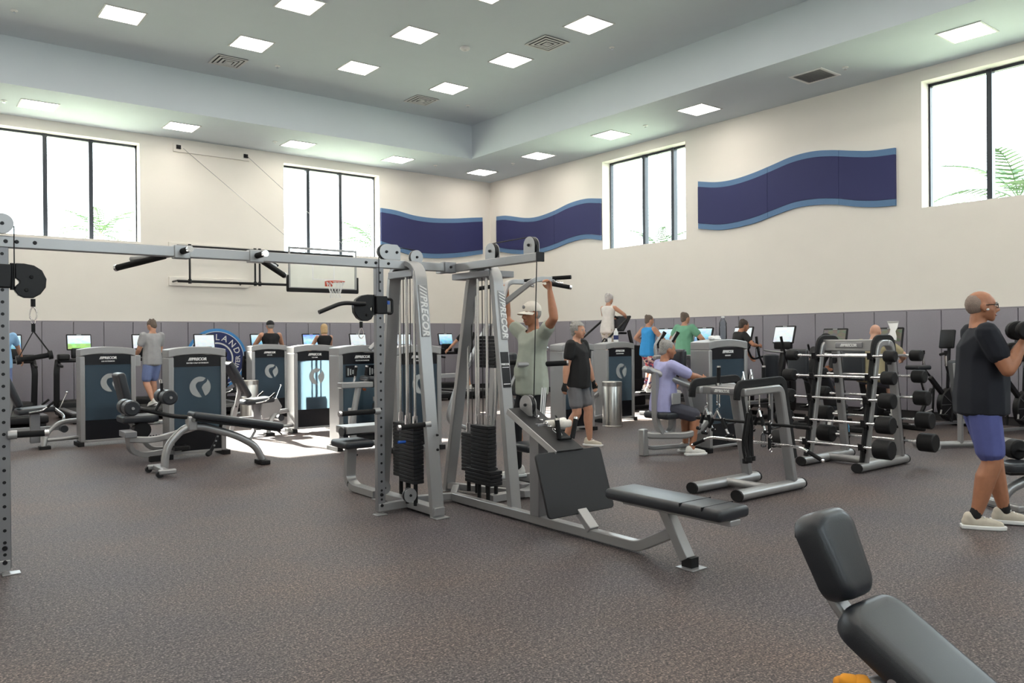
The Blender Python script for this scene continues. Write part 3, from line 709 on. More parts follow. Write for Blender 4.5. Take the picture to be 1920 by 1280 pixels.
wb(G).bb((3.92, 2.92, .335), (4.02, 3.80, .37)).obj('seat_rail', 'silver', G, bev=.005)
wb(G).rect([(4.0, 3.50, .36), (4.0, 3.31, .05)], .08, .07, up=(0, 1, 0)).obj('seat_leg', 'silver', G, bev=.006)
wb(G).bb((3.965, 3.25, .008), (4.035, 3.33, .07)).obj('leg_boot', 'black_rubber', G); foot_plate(G, 4.0, 3.28, .07, .07)
# row cable, carabiner chain and double handle lie on the cover
ch = thing('row_double_handle', 'black double row handle resting on the sloping cover of the low row', 'cable handle', (4.05, 4.53, .70))
def lb(root): return MB()
for k in range(5):
    pts = [V((-.03+.022*math.cos(a)*.4, .34-.05*k+.022*math.sin(a), .17-.022*k+(.008*math.cos(a) if k % 2 else 0))) for a in [2*PI*i/8 for i in range(8)]]
    lb(ch).tube(pts, .0045, 6, closed=True).obj('chain_link', 'chrome', ch)
pts = [V((-.02+.02*math.sin(a), .06+.05*math.cos(a), .045+.022*math.cos(a))) for a in [2*PI*i/12 for i in range(12)]]
lb(ch).tube(pts, .005, 6, closed=True).obj('carabiner', 'chrome', ch)
lb(ch).tube([(-.05, 0, .0), (.05, -.02, .0)], .012, 10).obj('handle_base', 'black', ch)
for a, b in (((-.05, 0, 0), (-.055, .02, .14)), ((.055, -.03, 0), (.10, -.02, .14))):
    a = V(a); b = V(b); lb(ch).cyl(a, b, .0185, 14).obj('grip', 'grip', ch); lb(ch).cyl(b, b+(b-a).normalized()*.016, .0195, 14).obj('grip_cap', 'chrome', ch)
# stirrup handle hanging from the left carriage
hd = thing('stirrup_handle', 'black stirrup handle with webbing strap hanging from the left pulley', 'cable handle', tuple(hang_left))
MB().tube([V((.012*math.cos(a), 0, -.012+.012*math.sin(a))) for a in [2*PI*i/10 for i in range(10)]], .003, 6, closed=True, up=(0, 1, 0)).obj('ring', 'chrome', hd)
MB().bar((0, 0, -.02), (0, 0, -.075), .022, .006, up=(0, 1, 0)).obj('strap_loop', 'grip', hd)
L_, R_ = V((-.085, 0, -.255)), V((.095, 0, -.225))
MB().bar((0, 0, -.07), L_+V((0, 0, .01)), .004, .022, up=(0, 1, 0)).obj('strap', 'grip', hd); MB().bar((0, 0, -.07), R_+V((0, 0, .01)), .006, .026, up=(0, 1, 0)).obj('strap', 'grip', hd)
d = (R_-L_).normalized(); MB().cyl(L_, R_, .0165, 14).obj('grip', 'grip', hd)
for e in (L_, R_): MB().cyl(e-d*.012, e+d*.012, .029, 14).obj('grip_collar', 'black_rubber', hd)
tw = thing('white_towel', 'white towel lying crumpled on the low row cover beside the handle', 'towel', (4.13, 4.66, .77))
m = MB()
for k in range(6): m.pad((random.uniform(-.03, .03), -.06+.03*k, .03+.012*math.sin(k)), (.11, .05, .06), .02, 2, Matrix.Rotation(random.uniform(-.4, .4), 3, 'Z'))
m.obj('folds', 'towel', tw); MB().tube([(-.03, -.02, .05), (-.05, 0, .085), (-.03, .03, .09), (0, .04, .06)], .007, 6, fil=.02).obj('strap', 'black', tw)

# seat behind tower A and seat behind the row post (stations of the same frame)
def curved_seat(root, x, y, ang):
    R3 = Matrix.Translation(V((x, y, 0))-V(root.location)) @ Matrix.Rotation(ang, 4, 'Z')
    q = MB(); q.M = R3; q.pad((0, 0, .46), (.36, .30, .075), .03, 3); q.obj('station_seat', 'vinyl', root)
    q = MB(); q.M = R3; q.rect([(-.03, 0, .42), (-.07, 0, .10), (.05, 0, .04), (.50, 0, .04)], .06, .10, up=(0, 1, 0), fil=.11); q.obj('seat_pedestal', 'silver', root, bev=.005)
curved_seat(G, 3.55, 7.05, -PI/2); curved_seat(G, 4.72, 5.72, PI)
wb(G).bb((3.45, 6.95, .56), (3.95, 7.20, .63)).obj('thigh_roller_bracket', 'silver', G, bev=.005)
wb(G).cyl((3.42, 7.02, .58), (3.95, 7.12, .58), .045, 14).obj('thigh_roller', 'vinyl', G)

# ---------------------------------------------------------------- chin / dip assist station behind it
D = thing('chin_dip_station', 'silver chin and dip assist station that the man in the cap is using', 'exercise machine', (5.05, 6.2, 0))
wb(D).bb((4.72, 6.22, .02), (5.60, 6.32, .09)).obj('base_rail', 'silver', D, bev=.006); wb(D).bb((4.70, 5.85, .02), (4.80, 6.75, .09)).obj('base_rail', 'silver', D, bev=.006)
wb(D).bb((5.52, 5.85, .02), (5.62, 6.75, .09)).obj('base_rail', 'silver', D, bev=.006)
wb(D).rect([(4.75, 6.45, .06), (4.78, 6.30, 2.02)], .08, .06, up=(1, 0, 0)).obj('upright', 'silver', D, bev=.006)
for yy in (6.42, 5.98):
    wb(D).rect([(4.78, 6.28, 1.78), (4.98, yy+.0, 2.04), (5.18, yy-.04, 2.04)], .05, .05, fil=.08).obj('pull_up_arm', 'silver', D, bev=.006)
    a = V((5.16, yy-.04, 2.05)); wb(D).cyl(a, a+V((.10, -.17, .005)), .02, 14).obj('short_grip', 'grip', D)
    wb(D).tube([a, a+V((.02, -.06, -.05)), a+V((.06, -.10, -.055))], .014, 10, fil=.03).obj('grip_stem', 'chrome', D)
a = V((5.06, 5.86, 1.99)); b = V((5.23, 5.76, 1.955)); wb(D).cyl(a, b, .021, 14).obj('long_grip', 'grip', D); wb(D).cyl(b, b+(b-a).normalized()*.02, .022, 14).obj('grip_cap', 'chrome', D)
a = V((4.84, 6.50, 1.99)); b = V((4.66, 6.62, 1.955)); wb(D).cyl(a, b, .021, 14).obj('long_grip', 'grip', D)
for yy in (6.50, 5.90):
    wb(D).cyl((4.75, 6.28+(yy-6.28)*.8, 1.21), (5.0, yy, 1.21), .026, 14).obj('dip_arm', 'silver', D); wb(D).cyl((5.0, yy, 1.21), (5.19, yy-.14, 1.22), .026, 14).obj('dip_grip', 'grip', D)
    wb(D).cyl((5.19, yy-.14, 1.22), (5.20, yy-.15, 1.22), .027, 14).obj('grip_cap', 'chrome', D)
    wb(D).rect([(4.86, yy*.6+6.28*.4, 1.20), (4.80, 6.26, .80)], .05, .04, up=(0, 1, 0)).obj('dip_brace', 'silver', D, bev=.005)
wb(D).bb((4.80, 5.85, .02), (5.45, 6.22, .10)).obj('foot_platform', 'black_rubber', D, bev=.006)
# ================================================================ SHROUDED STRENGTH MACHINES
LOGO = None
def swoosh_mesh():
    m = MB(); th = .002; n = 26; R = .13
    def ext(poly):
        k = len(poly); vs = [(x, -th, z) for x, z in poly]+[(x, th, z) for x, z in poly]
        m.add(vs, [tuple(range(k)), tuple(range(k, 2*k))[::-1]]+[(i, (i+1) % k, k+(i+1) % k, k+i) for i in range(k)])
    def strip(a, b):
        for (p, q), (r, s) in zip(zip(a, b), zip(a[1:], b[1:])): ext([p, r, s, q])
    def curve(p, n):
        p = [V((a, b, 0)) for a, b in p]; out = []
        for i in range(n+1):
            u = i/n*(len(p)-1); k = min(int(u), len(p)-2); f = u-k; P0, P1, P2, P3 = p[max(k-1, 0)], p[k], p[k+1], p[min(k+2, len(p)-1)]
            q = .5*((2*P1)+(P2-P0)*f+(2*P0-5*P1+4*P2-P3)*f*f+(3*P1-P0-3*P2+P3)*f**3); out.append((q.x*R, q.y*R))
        return out
    arc = lambda a, b: [(R*math.cos(math.radians(a+(b-a)*i/n)), R*math.sin(math.radians(a+(b-a)*i/n))) for i in range(n+1)]
    strip(arc(58, 278), curve([(.50, .80), (.20, .55), (-.25, .45), (-.42, .10), (-.25, -.35), (.0, -.72), (.16, -.98)], n))
    strip(arc(48, -62), curve([(.66, .72), (.62, .48), (.30, .22), (.16, -.05), (.26, -.40), (.46, -.86)], n))
    return m.mesh('emblem', False)
SW = swoosh_mesh()
def shroud(root, x0, x1, y, h=1.39, depth=.30, title='', emblem=True, placards=False, label=None, z0=.06, stack_n=15):
    """grey arched frame with a smoked front panel and a weight stack inside; world coords, front faces -Y"""
    w = x1-x0; cx = (x0+x1)/2; st = .062; N = 10
    arch = lambda u: h-.035*(2*u/w)**2
    yb = y+depth
    # two side stiles and the arched top
    for s in (-1, 1):
        xe = cx+s*w/2
        wb(root).add(*_hexa([(min(xe, xe-s*st), y, z0), (max(xe, xe-s*st), y, z0), (max(xe, xe-s*st), yb, z0), (min(xe, xe-s*st), yb, z0)], arch(w/2)-.10)).obj('side_column', 'shroud_grey', root, bev=.008)
        wb(root).bb((xe-s*.005-.045*(s > 0)*1.0-.04*(s < 0), y-.02, 0), (xe+.045-.0*(s > 0), yb+.02, z0)).obj('foot', 'black_rubber', root, bev=.006)
    poly = [(-w/2, arch(w/2)-.10)]+[(-w/2+w*i/N, arch(-w/2+w*i/N)) for i in range(N+1)]+[(w/2, arch(w/2)-.10)]+[(w/2-w*i/N*1.0, arch(w/2-w*i/N)-.095) for i in range(1, N)]
    M = Matrix.Translation((cx, (y+yb)/2, 0)) @ Matrix.Rotation(PI/2, 4, 'X')
    wb(root).prism(poly, M, depth).obj('arched_top', 'shroud_grey', root, bev=.008)
    iw = w-2*st; yf = y+.018
    zt = arch(iw/2)-.10
    def panel(za, zb, nm, mm, d=.008):
        return wb(root).bb((cx-iw/2, yf, za), (cx+iw/2, yf+d, zb)).obj(nm, mm, root)
    hd = panel(zt-.13, zt+.02, 'header_panel', 'placard'); panel(.36, zt-.13, 'smoked_panel', 'smoked'); panel(.085, .36, 'kick_panel', 'placard')
    wb(root).bb((cx-iw/2, y, .055), (cx+iw/2, y+.05, .085)).obj('bottom_rail', 'shroud_grey', root, bev=.004)
    o = V(root.location)
    lettering('///PRECOR', .048, hd, V((cx, yf-.003, zt-.035))-o, FRONT, 'white_print', shear=.2, bold=.0022)
    if title: lettering(title, .023, hd, V((cx, yf-.003, zt-.083))-o, FRONT, 'white_print', bold=.0006)
    if emblem:
        e = bpy.data.objects.new('emblem', SW.copy()); e.data.materials.clear(); e.data.materials.append(MAT['grey_print']); COL.objects.link(e)
        e.parent = root; e.location = V((cx+(.03), yf-.004, .88))-o
    if placards:
        for px in (-.17, .15):
            pl = wb(root).bb((cx+px-.075, yf-.004, zt-.30), (cx+px+.075, yf, zt-.145)).obj('instruction_placard', 'placard', root)
            for k in range(3): wb(root).bb((cx+px-.05+.035*k, yf-.006, zt-.28+.01*k), (cx+px-.03+.035*k, yf-.003, zt-.18-.012*k)).obj('printed_figure', 'grey_print', pl)
        wb(root).bb((cx-.035, yf-.006, .42), (cx+.005, yf-.001, zt-.16)).obj('slot_window', 'pane', root)
    for k in range(stack_n): wb(root).bb((cx-.17, y+.10, .12+.032*k), (cx+.17, y+.21, .12+.032*k+.029)).obj('weight_plate', 'stack', root)
    for s in (-.075, .075): wb(root).cyl((cx+s, y+.155, .07), (cx+s, y+.155, zt), .013, 8).obj('guide_rod', 'chrome', root)
    wb(root).cyl((cx, y+.155, .6), (cx, y+.155, zt), .02, 8).obj('selector_rod', 'chrome', root)
def _hexa(b, zt):
    vs = [tuple(p) for p in b]+[(p[0], p[1], zt) for p in b]
    return vs, [(3, 2, 1, 0), (4, 5, 6, 7), (0, 1, 5, 4), (1, 2, 6, 5), (2, 3, 7, 6), (3, 0, 4, 7)]
def local(root, x, y, rz):
    def q(): m = MB(); m.M = Matrix.Translation(V((x, y, 0))-V(root.location)) @ Matrix.Rotation(rz, 4, 'Z'); return m
    return q
def rotx(a): return Matrix.Rotation(a, 3, 'X')
def roty(a): return Matrix.Rotation(a, 3, 'Y')

def leg_extension(root, x, y, rz=0, tilt=.38):
    """seat, raked backrest, swing arm with ankle roller and curved floor frame; faces +x locally"""
    q = local(root, x, y, rz)
    q().pad((0, 0, .52), (.46, .40, .08), .03, 3, roty(-.08)).obj('seat', 'vinyl', root)
    q().pad((-.30, 0, .86), (.09, .36, .62), .035, 3, roty(-tilt)).obj('backrest', 'vinyl', root)
    q().rect([(-.36, 0, 1.05), (-.26, 0, .70), (-.40, 0, .05)], .06, .05, up=(0, 1, 0), fil=.05).obj('back_post', 'silver', root, bev=.006)
    q().rect([(-.42, 0, .25), (.30, 0, .25)], .06, .06).obj('seat_rail', 'silver', root, bev=.005)
    q().bb((-.06, -.05, .06), (.06, .05, .47)).obj('pedestal', 'silver_dark', root, bev=.008)
    q().bb((-.46, -.14, 0), (-.34, .14, .025)).obj('rear_foot', 'silver', root, bev=.004)
    q().tube([(.62, 0, .34), (.30, -.10, .34), (.10, -.30, .22), (.06, -.34, .03)], .034, 12, fil=.12).obj('curved_tube', 'silver', root)
    q().bb((.0, -.41, 0), (.14, -.28, .045)).obj('front_foot', 'black_rubber', root, bev=.006)
    q().tube([(.10, -.33, .12), (.62, -.20, .12)], .026, 10).obj('low_tube', 'silver', root)
    q().tube([(.26, .22, .52), (.40, .22, .40), (.36, .18, .22)], .02, 10, fil=.06).obj('swing_arm', 'chrome', root)
    q().cyl((.34, -.16, .24), (.34, .2, .24), .05, 16).obj('ankle_roller', 'vinyl', root)
    for s in (-1, 1):
        q().tube([(-.10, s*.24, .50), (.06, s*.24, .52), (.14, s*.24, .58)], .012, 8, fil=.04).obj('side_handle', 'chrome', root)
        q().cyl((.12, s*.24, .565), (.21, s*.24, .64), .016, 10).obj('handle_grip', 'grip', root)
        q().cyl((-.33, s*.03, .45), (-.33, s*.045, .45), .014, 8).obj('bolt', 'chrome', root)
    q().cyl((.30, .0, .5), (.40, .0, .74), .007, 8).obj('adjust_lever', 'chrome', root); q().ball((.40, 0, .745), .016, 10).obj('lever_knob', 'chrome', root)

m1 = thing('leg_extension_machine', 'leg extension machine with smoked shroud, leftmost of the shrouded row', 'exercise machine', (2.49, 12.6, 0))
shroud(m1, 2.12, 2.84, 12.45, title='LEG EXTENSION'); leg_extension(m1, 1.62, 12.85, 0)
wb(m1).bb((2.80, 12.5, 1.10), (2.92, 12.66, 1.26)).obj('top_handle_cover', 'shroud_grey', m1, bev=.01)
m2 = thing('seated_calf_machine', 'seated calf machine with smoked shroud behind the decline bench', 'exercise machine', (3.08, 10.5, 0))
shroud(m2, 2.74, 3.44, 10.36, title='SEATED CALF EXTENSION')
q = local(m2, 2.52, 10.75, 0)
q().pad((-.05, 0, .50), (.42, .38, .09), .03, 3).obj('seat', 'vinyl', m2)
q().pad((-.20, .05, .80), (.10, .34, .56), .035, 3, roty(-.22)).obj('backrest', 'vinyl', m2)
q().cyl((-.02, -.12, .36), (-.02, .12, .36), .10, 18).obj('seat_drum', 'black', m2)
q().rect([(.5, -.45, .38), (.0, -.60, .28), (-.26, -.50, .30)], .05, .075, fil=.2).obj('foot_arm', 'silver', m2, bev=.012)
q().rect([(-.28, -.50, .40), (-.24, -.46, .16), (-.10, -.42, .09), (.5, -.32, .12)], .06, .06, fil=.09).obj('curved_tube', 'silver', m2, bev=.016)
q().bb((-.33, -.62, .33), (-.20, -.30, .40)).obj('toe_plate', 'silver_dark', m2, bev=.006)
q().bb((-.02, -.46, 0), (.10, -.38, .07)).obj('foot', 'black_rubber', m2, bev=.004)
q().bb((.24, -.55, .12), (.42, -.34, .17)).obj('pedal_block', 'black', m2, bev=.006)
q().cyl((-.10, .0, .43), (.30, .0, .43), .03, 12).obj('slide_rail', 'chrome', m2)
for k in range(7): q().cyl((.02+.035*k, -.02, .27), (.02+.035*k, -.035, .27), .010, 8).obj('index_hole', 'black', m2)
q().rect([(-.22, .05, .60), (.10, .05, .10), (.5, .05, .07)], .05, .06, up=(0, 1, 0), fil=.08).obj('seat_frame', 'silver', m2, bev=.006)
m3 = thing('rear_leg_curl_machine', 'shrouded leg machine behind the steel bin, farthest of the left row', 'exercise machine', (5.7, 14.7, 0))
shroud(m3, 5.38, 6.08, 14.75, title='LEG CURL'); leg_extension(m3, 4.92, 15.05, 0, .55)
m4 = thing('leg_curl_machine', 'brightly sunlit shrouded leg machine with a pale glowing panel', 'exercise machine', (5.4, 12.1, 0))
shroud(m4, 5.04, 5.75, 11.98, title='LEG CURL'); leg_extension(m4, 4.55, 12.30, 0, .5)
q = local(m4, 4.55, 12.30, 0); poly = [(-.02, .52), (.22, .56), (.30, .42), (.20, .28), (.0, .24), (-.04, .36)]
q().prism(poly, Matrix.Translation((.05, -.16, 0)) @ Matrix.Rotation(PI/2, 4, 'X'), .05).obj('pivot_cover', 'silver', m4, bev=.01)
m5 = thing('glute_machine', 'silver glute machine with padded chest rest and upright grips beside the tower', 'exercise machine', (5.0, 9.7, 0))
shroud(m5, 4.66, 5.36, 9.62, title='GLUTE EXTENSION', emblem=False, placards=True)
q = local(m5, 4.72, 9.15, 0)
q().pad((.30, .05, .93), (.44, .28, .07), .03, 3, roty(.18)).obj('chest_pad', 'vinyl', m5)
q().bb((-.30, -.10, .86), (.14, .02, .93)).obj('arm_rail', 'silver', m5, bev=.008)
q().bb((.135, -.105, .855), (.16, .025, .935)).obj('rail_end_cap', 'black', m5)
for gx_ in (-.05, .10):
    q().cyl((gx_, .06, .93), (gx_+.01, .05, 1.0), .014, 10).obj('grip_stem', 'chrome', m5); q().cyl((gx_+.01, .05, 1.0), (gx_+.025, .05, 1.11), .019, 12).obj('grip', 'grip', m5); q().cyl((gx_+.025, .05, 1.11), (gx_+.028, .05, 1.13), .02, 12).obj('grip_cap', 'chrome', m5)
q().tube([(-.04, -.04, .88), (-.16, -.04, .30), (-.10, -.04, .16), (.26, .05, .13)], .038, 12, fil=.14).obj('curved_upright', 'silver', m5)
q().bb((-.14, -.02, 0), (-.06, .06, .60)).obj('front_column', 'silver', m5, bev=.006)
q().bb((-.15, -.03, 0), (-.05, .07, .02)).obj('foot', 'black_rubber', m5)
q().pad((.45, .10, .60), (.40, .14, .10), .035, 3).obj('leg_pad', 'vinyl', m5); q().bb((.26, .05, .66), (.62, .15, .72)).obj('pad_bracket', 'silver', m5, bev=.004)
q().tube([(.30, .30, 1.33), (.62, .30, 1.62), (.66, .30, 1.60)], .03, 12).obj('press_arm', 'silver', m5); q().tube([(.56, .30, 1.56), (.60, .22, 1.45), (.52, .2, 1.36)], .018, 10, fil=.04).obj('press_handle', 'chrome', m5)
q().cyl((.28, .44, .80), (.28, .40, .80), .018, 10).obj('selector_knob', 'red_knob', m5)
m8 = thing('shrouded_machine', 'shrouded machine half hidden behind the first cable tower', 'exercise machine', (5.9, 8.9, 0))
shroud(m8, 5.12, 5.80, 8.92, title='ABDOMINAL')
wb(m8).rect([(5.80, 8.95, .97), (6.06, 8.95, .97)], .05, .06).obj('cross_arm', 'silver', m8, bev=.006)
wb(m8).rect([(6.42, 8.7, 1.66), (6.02, 8.9, .80), (5.86, 8.9, .36), (6.30, 8.9, .22)], .06, .07, up=(0, 1, 0), fil=.16).obj('swing_arm', 'silver', m8, bev=.016)
m6 = thing('chest_press_machine', 'shrouded machine directly behind the walking man', 'exercise machine', (8.5, 9.3, 0))
shroud(m6, 8.15, 8.82, 9.14, title='CHEST PRESS')
q = local(m6, 7.85, 9.6, 0)
q().pad((-.1, 0, .50), (.40, .36, .08), .03, 3).obj('seat', 'vinyl', m6); q().pad((-.35, 0, .92), (.09, .34, .66), .035, 3, roty(-.15)).obj('backrest', 'vinyl', m6)
q().rect([(-.45, 0, 1.1), (-.35, 0, .5), (-.05, 0, .06), (.4, 0, .06)], .06, .06, up=(0, 1, 0), fil=.1).obj('seat_frame', 'silver', m6, bev=.006)
q().tube([(.3, -.1, 1.30), (-.15, -.30, 1.30), (-.30, -.34, 1.18)], .03, 12, fil=.15).obj('press_arm', 'silver', m6)
m7 = thing('shoulder_press_machine', 'shrouded machine behind the right steel bin with bottles on top', 'exercise machine', (10.1, 9.9, 0))
shroud(m7, 9.72, 10.42, 9.78, title='SHOULDER PRESS')
q = local(m7, 9.35, 10.1, 0)
q().pad((-.1, 0, .46), (.40, .36, .08), .03, 3).obj('seat', 'vinyl', m7); q().rect([(-.3, -.1, .75), (.0, -.1, .30), (.4, -.1, .50)], .06, .05, up=(0, 1, 0), fil=.1).obj('seat_frame', 'silver', m7, bev=.006)
q().rect([(-.35, -.25, .05), (.35, -.25, .12)], .06, .06).obj('base_tube', 'silver', m7, bev=.01)
# pulldown / rear delt machine with the seated man
m9 = thing('seated_row_machine', 'silver row machine that the man in the lavender shirt sits on', 'exercise machine', (8.1, 6.6, 0))
shroud(m9, 8.13, 8.93, 6.36, h=1.43, title='REAR DELT', emblem=False)
q = lambda: wb(m9)
q().tube([(7.35, 6.72, 1.07), (7.42, 6.72, 1.06), (7.88, 6.30, .82)], .042, 14, fil=.05).obj('swing_arm', 'silver', m9)
q().ball((7.35, 6.72, 1.07), .044, 12).obj('arm_end', 'silver', m9)
q().rect([(7.46, 6.66, 1.03), (7.46, 6.66, .42), (7.56, 6.62, .24), (7.70, 6.60, .30), (7.70, 6.60, .50)], .06, .075, up=(0, 1, 0), fil=.10).obj('seat_frame', 'silver', m9, bev=.018)
q().pad((7.66, 6.66, .50), (.42, .40, .09), .035, 3).obj('seat', 'vinyl', m9)
q().bb((7.52, 6.44, .64), (7.68, 6.46, .78)).obj('pivot_cover', 'shroud_grey', m9, bev=.012)
q().rect([(7.36, 6.78, .28), (7.42, 6.72, .25), (7.85, 6.36, .25), (8.16, 6.36, .50)], .06, .085, fil=.18).obj('base_arm', 'silver', m9, bev=.02)
q().bb((7.31, 6.72, .0), (7.40, 6.81, .33)).obj('base_post', 'silver', m9, bev=.012)
q().rect([(7.40, 6.80, .12), (7.55, 6.82, .07), (8.2, 6.50, .10)], .05, .05, fil=.08).obj('low_tube', 'silver', m9, bev=.014)
q().pad((7.90, 6.68, 1.20), (.10, .26, .22), .04, 3).obj('chest_pad', 'vinyl', m9)
q().rect([(7.95, 6.68, 1.15), (8.12, 6.62, .40)], .07, .07, up=(1, 0, 0)).obj('pad_post', 'silver', m9, bev=.008)
for yy in (6.82, 6.55):
    q().cyl((7.98, yy, .78), (8.06, yy-.02, .98), .02, 12).obj('handle', 'grip', m9)
q().rect([(7.82, 7.0, 1.20), (8.5, 6.75, 1.20)], .06, .06).obj('upper_arm', 'silver', m9, bev=.014)
for xx in (7.86, 8.12):
    q().tube([(xx, 7.0, 1.20), (xx, 7.02, 1.36), (xx+.10, 6.95, 1.52)], .022, 10, fil=.06).obj('upper_handle', 'silver', m9); q().cyl((xx+.02, 7.01, 1.36), (xx+.11, 6.94, 1.53), .026, 12).obj('upper_grip', 'grip', m9)
q().ball((8.1, 6.5, .40), .11, 14).obj('counterweight', 'black_rubber', m9)
m10 = thing('back_extension_machine', 'shrouded machine with a pale emblem right behind the row machine', 'exercise machine', (9.9, 7.3, 0))
shroud(m10, 9.42, 10.16, 7.35, h=1.40, title='BICEPS CURL')

# ================================================================ DECLINE BENCH
db = thing('decline_bench', 'long black decline ab bench with round foot rollers in front of the shrouds', 'bench', (2.9, 9.28, 0))
q = lambda: wb(db)
ang = math.atan2(.20, 1.02)
q().pad((3.20, 9.28, .535), (1.06, .28, .075), .03, 3, roty(ang)).obj('bench_pad', 'vinyl', db)
q().box((3.20, 9.28, .485), (1.0, .20, .035), ry=ang).obj('pad_board', 'black', db)
q().tube([(2.40, 9.28, .05), (2.42, 9.28, .30), (2.62, 9.28, .50), (2.80, 9.28, .50), (3.20, 9.28, .36), (3.42, 9.28, .22), (3.50, 9.28, .05)], .042, 14, up=(0, 1, 0), fil=.16).obj('arched_frame', 'silver', db)
q().pad((3.50, 9.28, .025), (.11, .24, .05), .01, 2).obj('rear_foot', 'black_rubber', db)
q().rect([(2.36, 9.05, .06), (2.36, 9.50, .06)], .06, .05).obj('front_crossbar', 'silver', db, bev=.01)
for yy in (9.05, 9.50):
    q().bb((2.28, yy-.03, .03), (2.46, yy+.03, .085)).obj('wheel_bracket', 'silver', db, bev=.014); q().cyl((2.29, yy-.02, .035), (2.29, yy+.02, .035), .035, 14).obj('wheel', 'black_rubber', db)
q().bb((2.64, 9.21, .46), (2.74, 9.35, .62)).obj('pivot_bracket', 'silver', db, bev=.015); q().cyl((2.69, 9.19, .585), (2.69, 9.37, .585), .026, 14).obj('pivot_pin', 'chrome', db)
q().tube([(2.72, 9.28, .60), (2.48, 9.28, .63), (2.20, 9.28, .72), (1.98, 9.28, .76)], .024, 12, up=(0, 1, 0), fil=.1).obj('roller_arm', 'black', db)
q().tube([(2.30, 9.28, .68), (2.38, 9.28, .82), (2.38, 9.28, 1.0)], .016, 10, up=(0, 1, 0), fil=.05).obj('roller_post', 'black', db); q().cyl((2.375, 9.28, 1.0), (2.37, 9.28, 1.04), .018, 10).obj('post_cap', 'chrome', db)
for cx, cz in ((2.04, .755), (2.42, .85)):
    for s in (-1, 1): q().lathe([(0.01, 0)], 4) if 0 else None
    for s in (-1, 1):
        a = V((cx, 9.28+s*.03, cz)); b = V((cx, 9.28+s*.19, cz)); q().cyl(a, b, .082, 22).obj('foot_roller', 'vinyl', db, bev=.015)
    q().cyl((cx, 9.06, cz), (cx, 9.50, cz), .015, 10).obj('roller_axle', 'silver', db)
q().rect([(3.02, 9.28, .50), (2.98, 9.28, .34), (2.90, 9.28, .20)], .035, .012, up=(0, 1, 0), fil=.08).obj('ladder_strut', 'black', db)
for k in range(4): q().cyl((2.995-.02*k, 9.258, .42-.05*k), (2.995-.02*k, 9.255, .42-.05*k), .011, 10).obj('strut_hole', 'silver', db)
q().cyl((2.88, 9.25, .19), (2.88, 9.31, .17), .03, 12).obj('strut_roller', 'black_rubber', db)
q().cyl((3.36, 9.28, .30), (3.42, 9.28, .40), .014, 10).obj('stop_peg', 'silver', db)
q().bar((3.66, 9.28, .40), (3.74, 9.28, .33), .04, .012).obj('end_handle', 'black', db)

# ================================================================ STEEL BINS
for x, y, lab in ((5.18, 14.35, 'brushed steel wipes bin beside the left machine shroud'), (9.42, 9.35, 'brushed steel wipes bin in front of the right shroud')):
    b = thing('steel_bin', lab, 'bin', (x, y, 0), 0, 'brushed steel wipes bins')
    MB().lathe([(.165, 0), (.165, .02), (.16, .025), (.16, .66), (.158, .665)], 32).obj('body', 'steel', b); MB().lathe([(.164, .665), (.164, .735), (.155, .745), (.05, .745), (.045, .735)], 32).obj('lid', 'steel', b)
    MB().lathe([(.044, .736), (.03, .73), (.01, .728)], 16).obj('dispenser_hole', 'black', b)
# ================================================================ CARDIO MACHINES
def console(root, q, c, w, h, tilt, scr, body='black', bez=.02):
    """display console facing local -y, tilted back by tilt"""
    R = Matrix.Translation(c) @ Matrix.Rotation(-tilt, 4, 'X')
    m = q(); m.M = m.M @ R; m.pad((0, .02, 0), (w, .045, h), .018, 3); m.obj('console', body, root)
    m = q(); m.M = m.M @ R; m.bb((-w/2+bez, -.006, -h/2+bez), (w/2-bez, -.001, h/2-bez*1.6)); m.obj('screen', scr, root)
    m = q(); m.M = m.M @ R; m.bb((-.04, -.006, h/2-bez*1.25), (.04, -.001, h/2-bez*.45)); m.obj('console_badge', 'grey_print', root)
def treadmill(label, x, y, scr):
    t = thing('treadmill', label, 'treadmill', (x, y, 0), 0, 'treadmills along the left wall'); q = MB
    q().pad((0, -.05, .12), (.84, 1.75, .13), .03, 2).obj('deck', 'black', t); q().bb((-.27, -.90, .183), (.27, .62, .192)).obj('running_belt', 'treadbelt', t)
    for s in (-1, 1): q().bb((s*.29, -.90, .182), (s*.40, .62, .20)).obj('side_rail', 'silver_dark', t, bev=.006)
    q().pad((0, .80, .20), (.80, .42, .26), .06, 3).obj('motor_hood', 'black', t)
    for s in (-1, 1):
        q().rect([(s*.40, .72, .12), (s*.41, .62, .90), (s*.38, .66, 1.12)], .06, .10, up=(1, 0, 0), fil=.08).obj('upright', 'black', t, bev=.012)
        q().rect([(s*.38, .70, 1.04), (s*.38, .20, 1.0)], .05, .05, fil=.05).obj('handrail', 'black', t, bev=.014)
        q().pad((s*.30, .58, 1.17), (.20, .20, .12), .03, 2).obj('bottle_tray', 'black', t)
        for k in (0, 1): q().pad((s*.33, -.86+k*1.5, .028), (.10, .08, .056), .01, 2).obj('foot', 'black_rubber', t)
    q().pad((0, .62, 1.10), (.78, .16, .07), .025, 2).obj('crossbar', 'black', t); q().pad((0, .70, 1.24), (.30, .08, .20), .03, 2).obj('control_panel', 'black', t)
    console(t, q, (0, .74, 1.46), .44, .32, .22, scr); return t
S8 = ['screen_sky', 'screen_field', 'screen_white', 'screen_white', 'screen_sky', 'screen_blue', 'screen_white', 'screen_white', 'screen_sky']
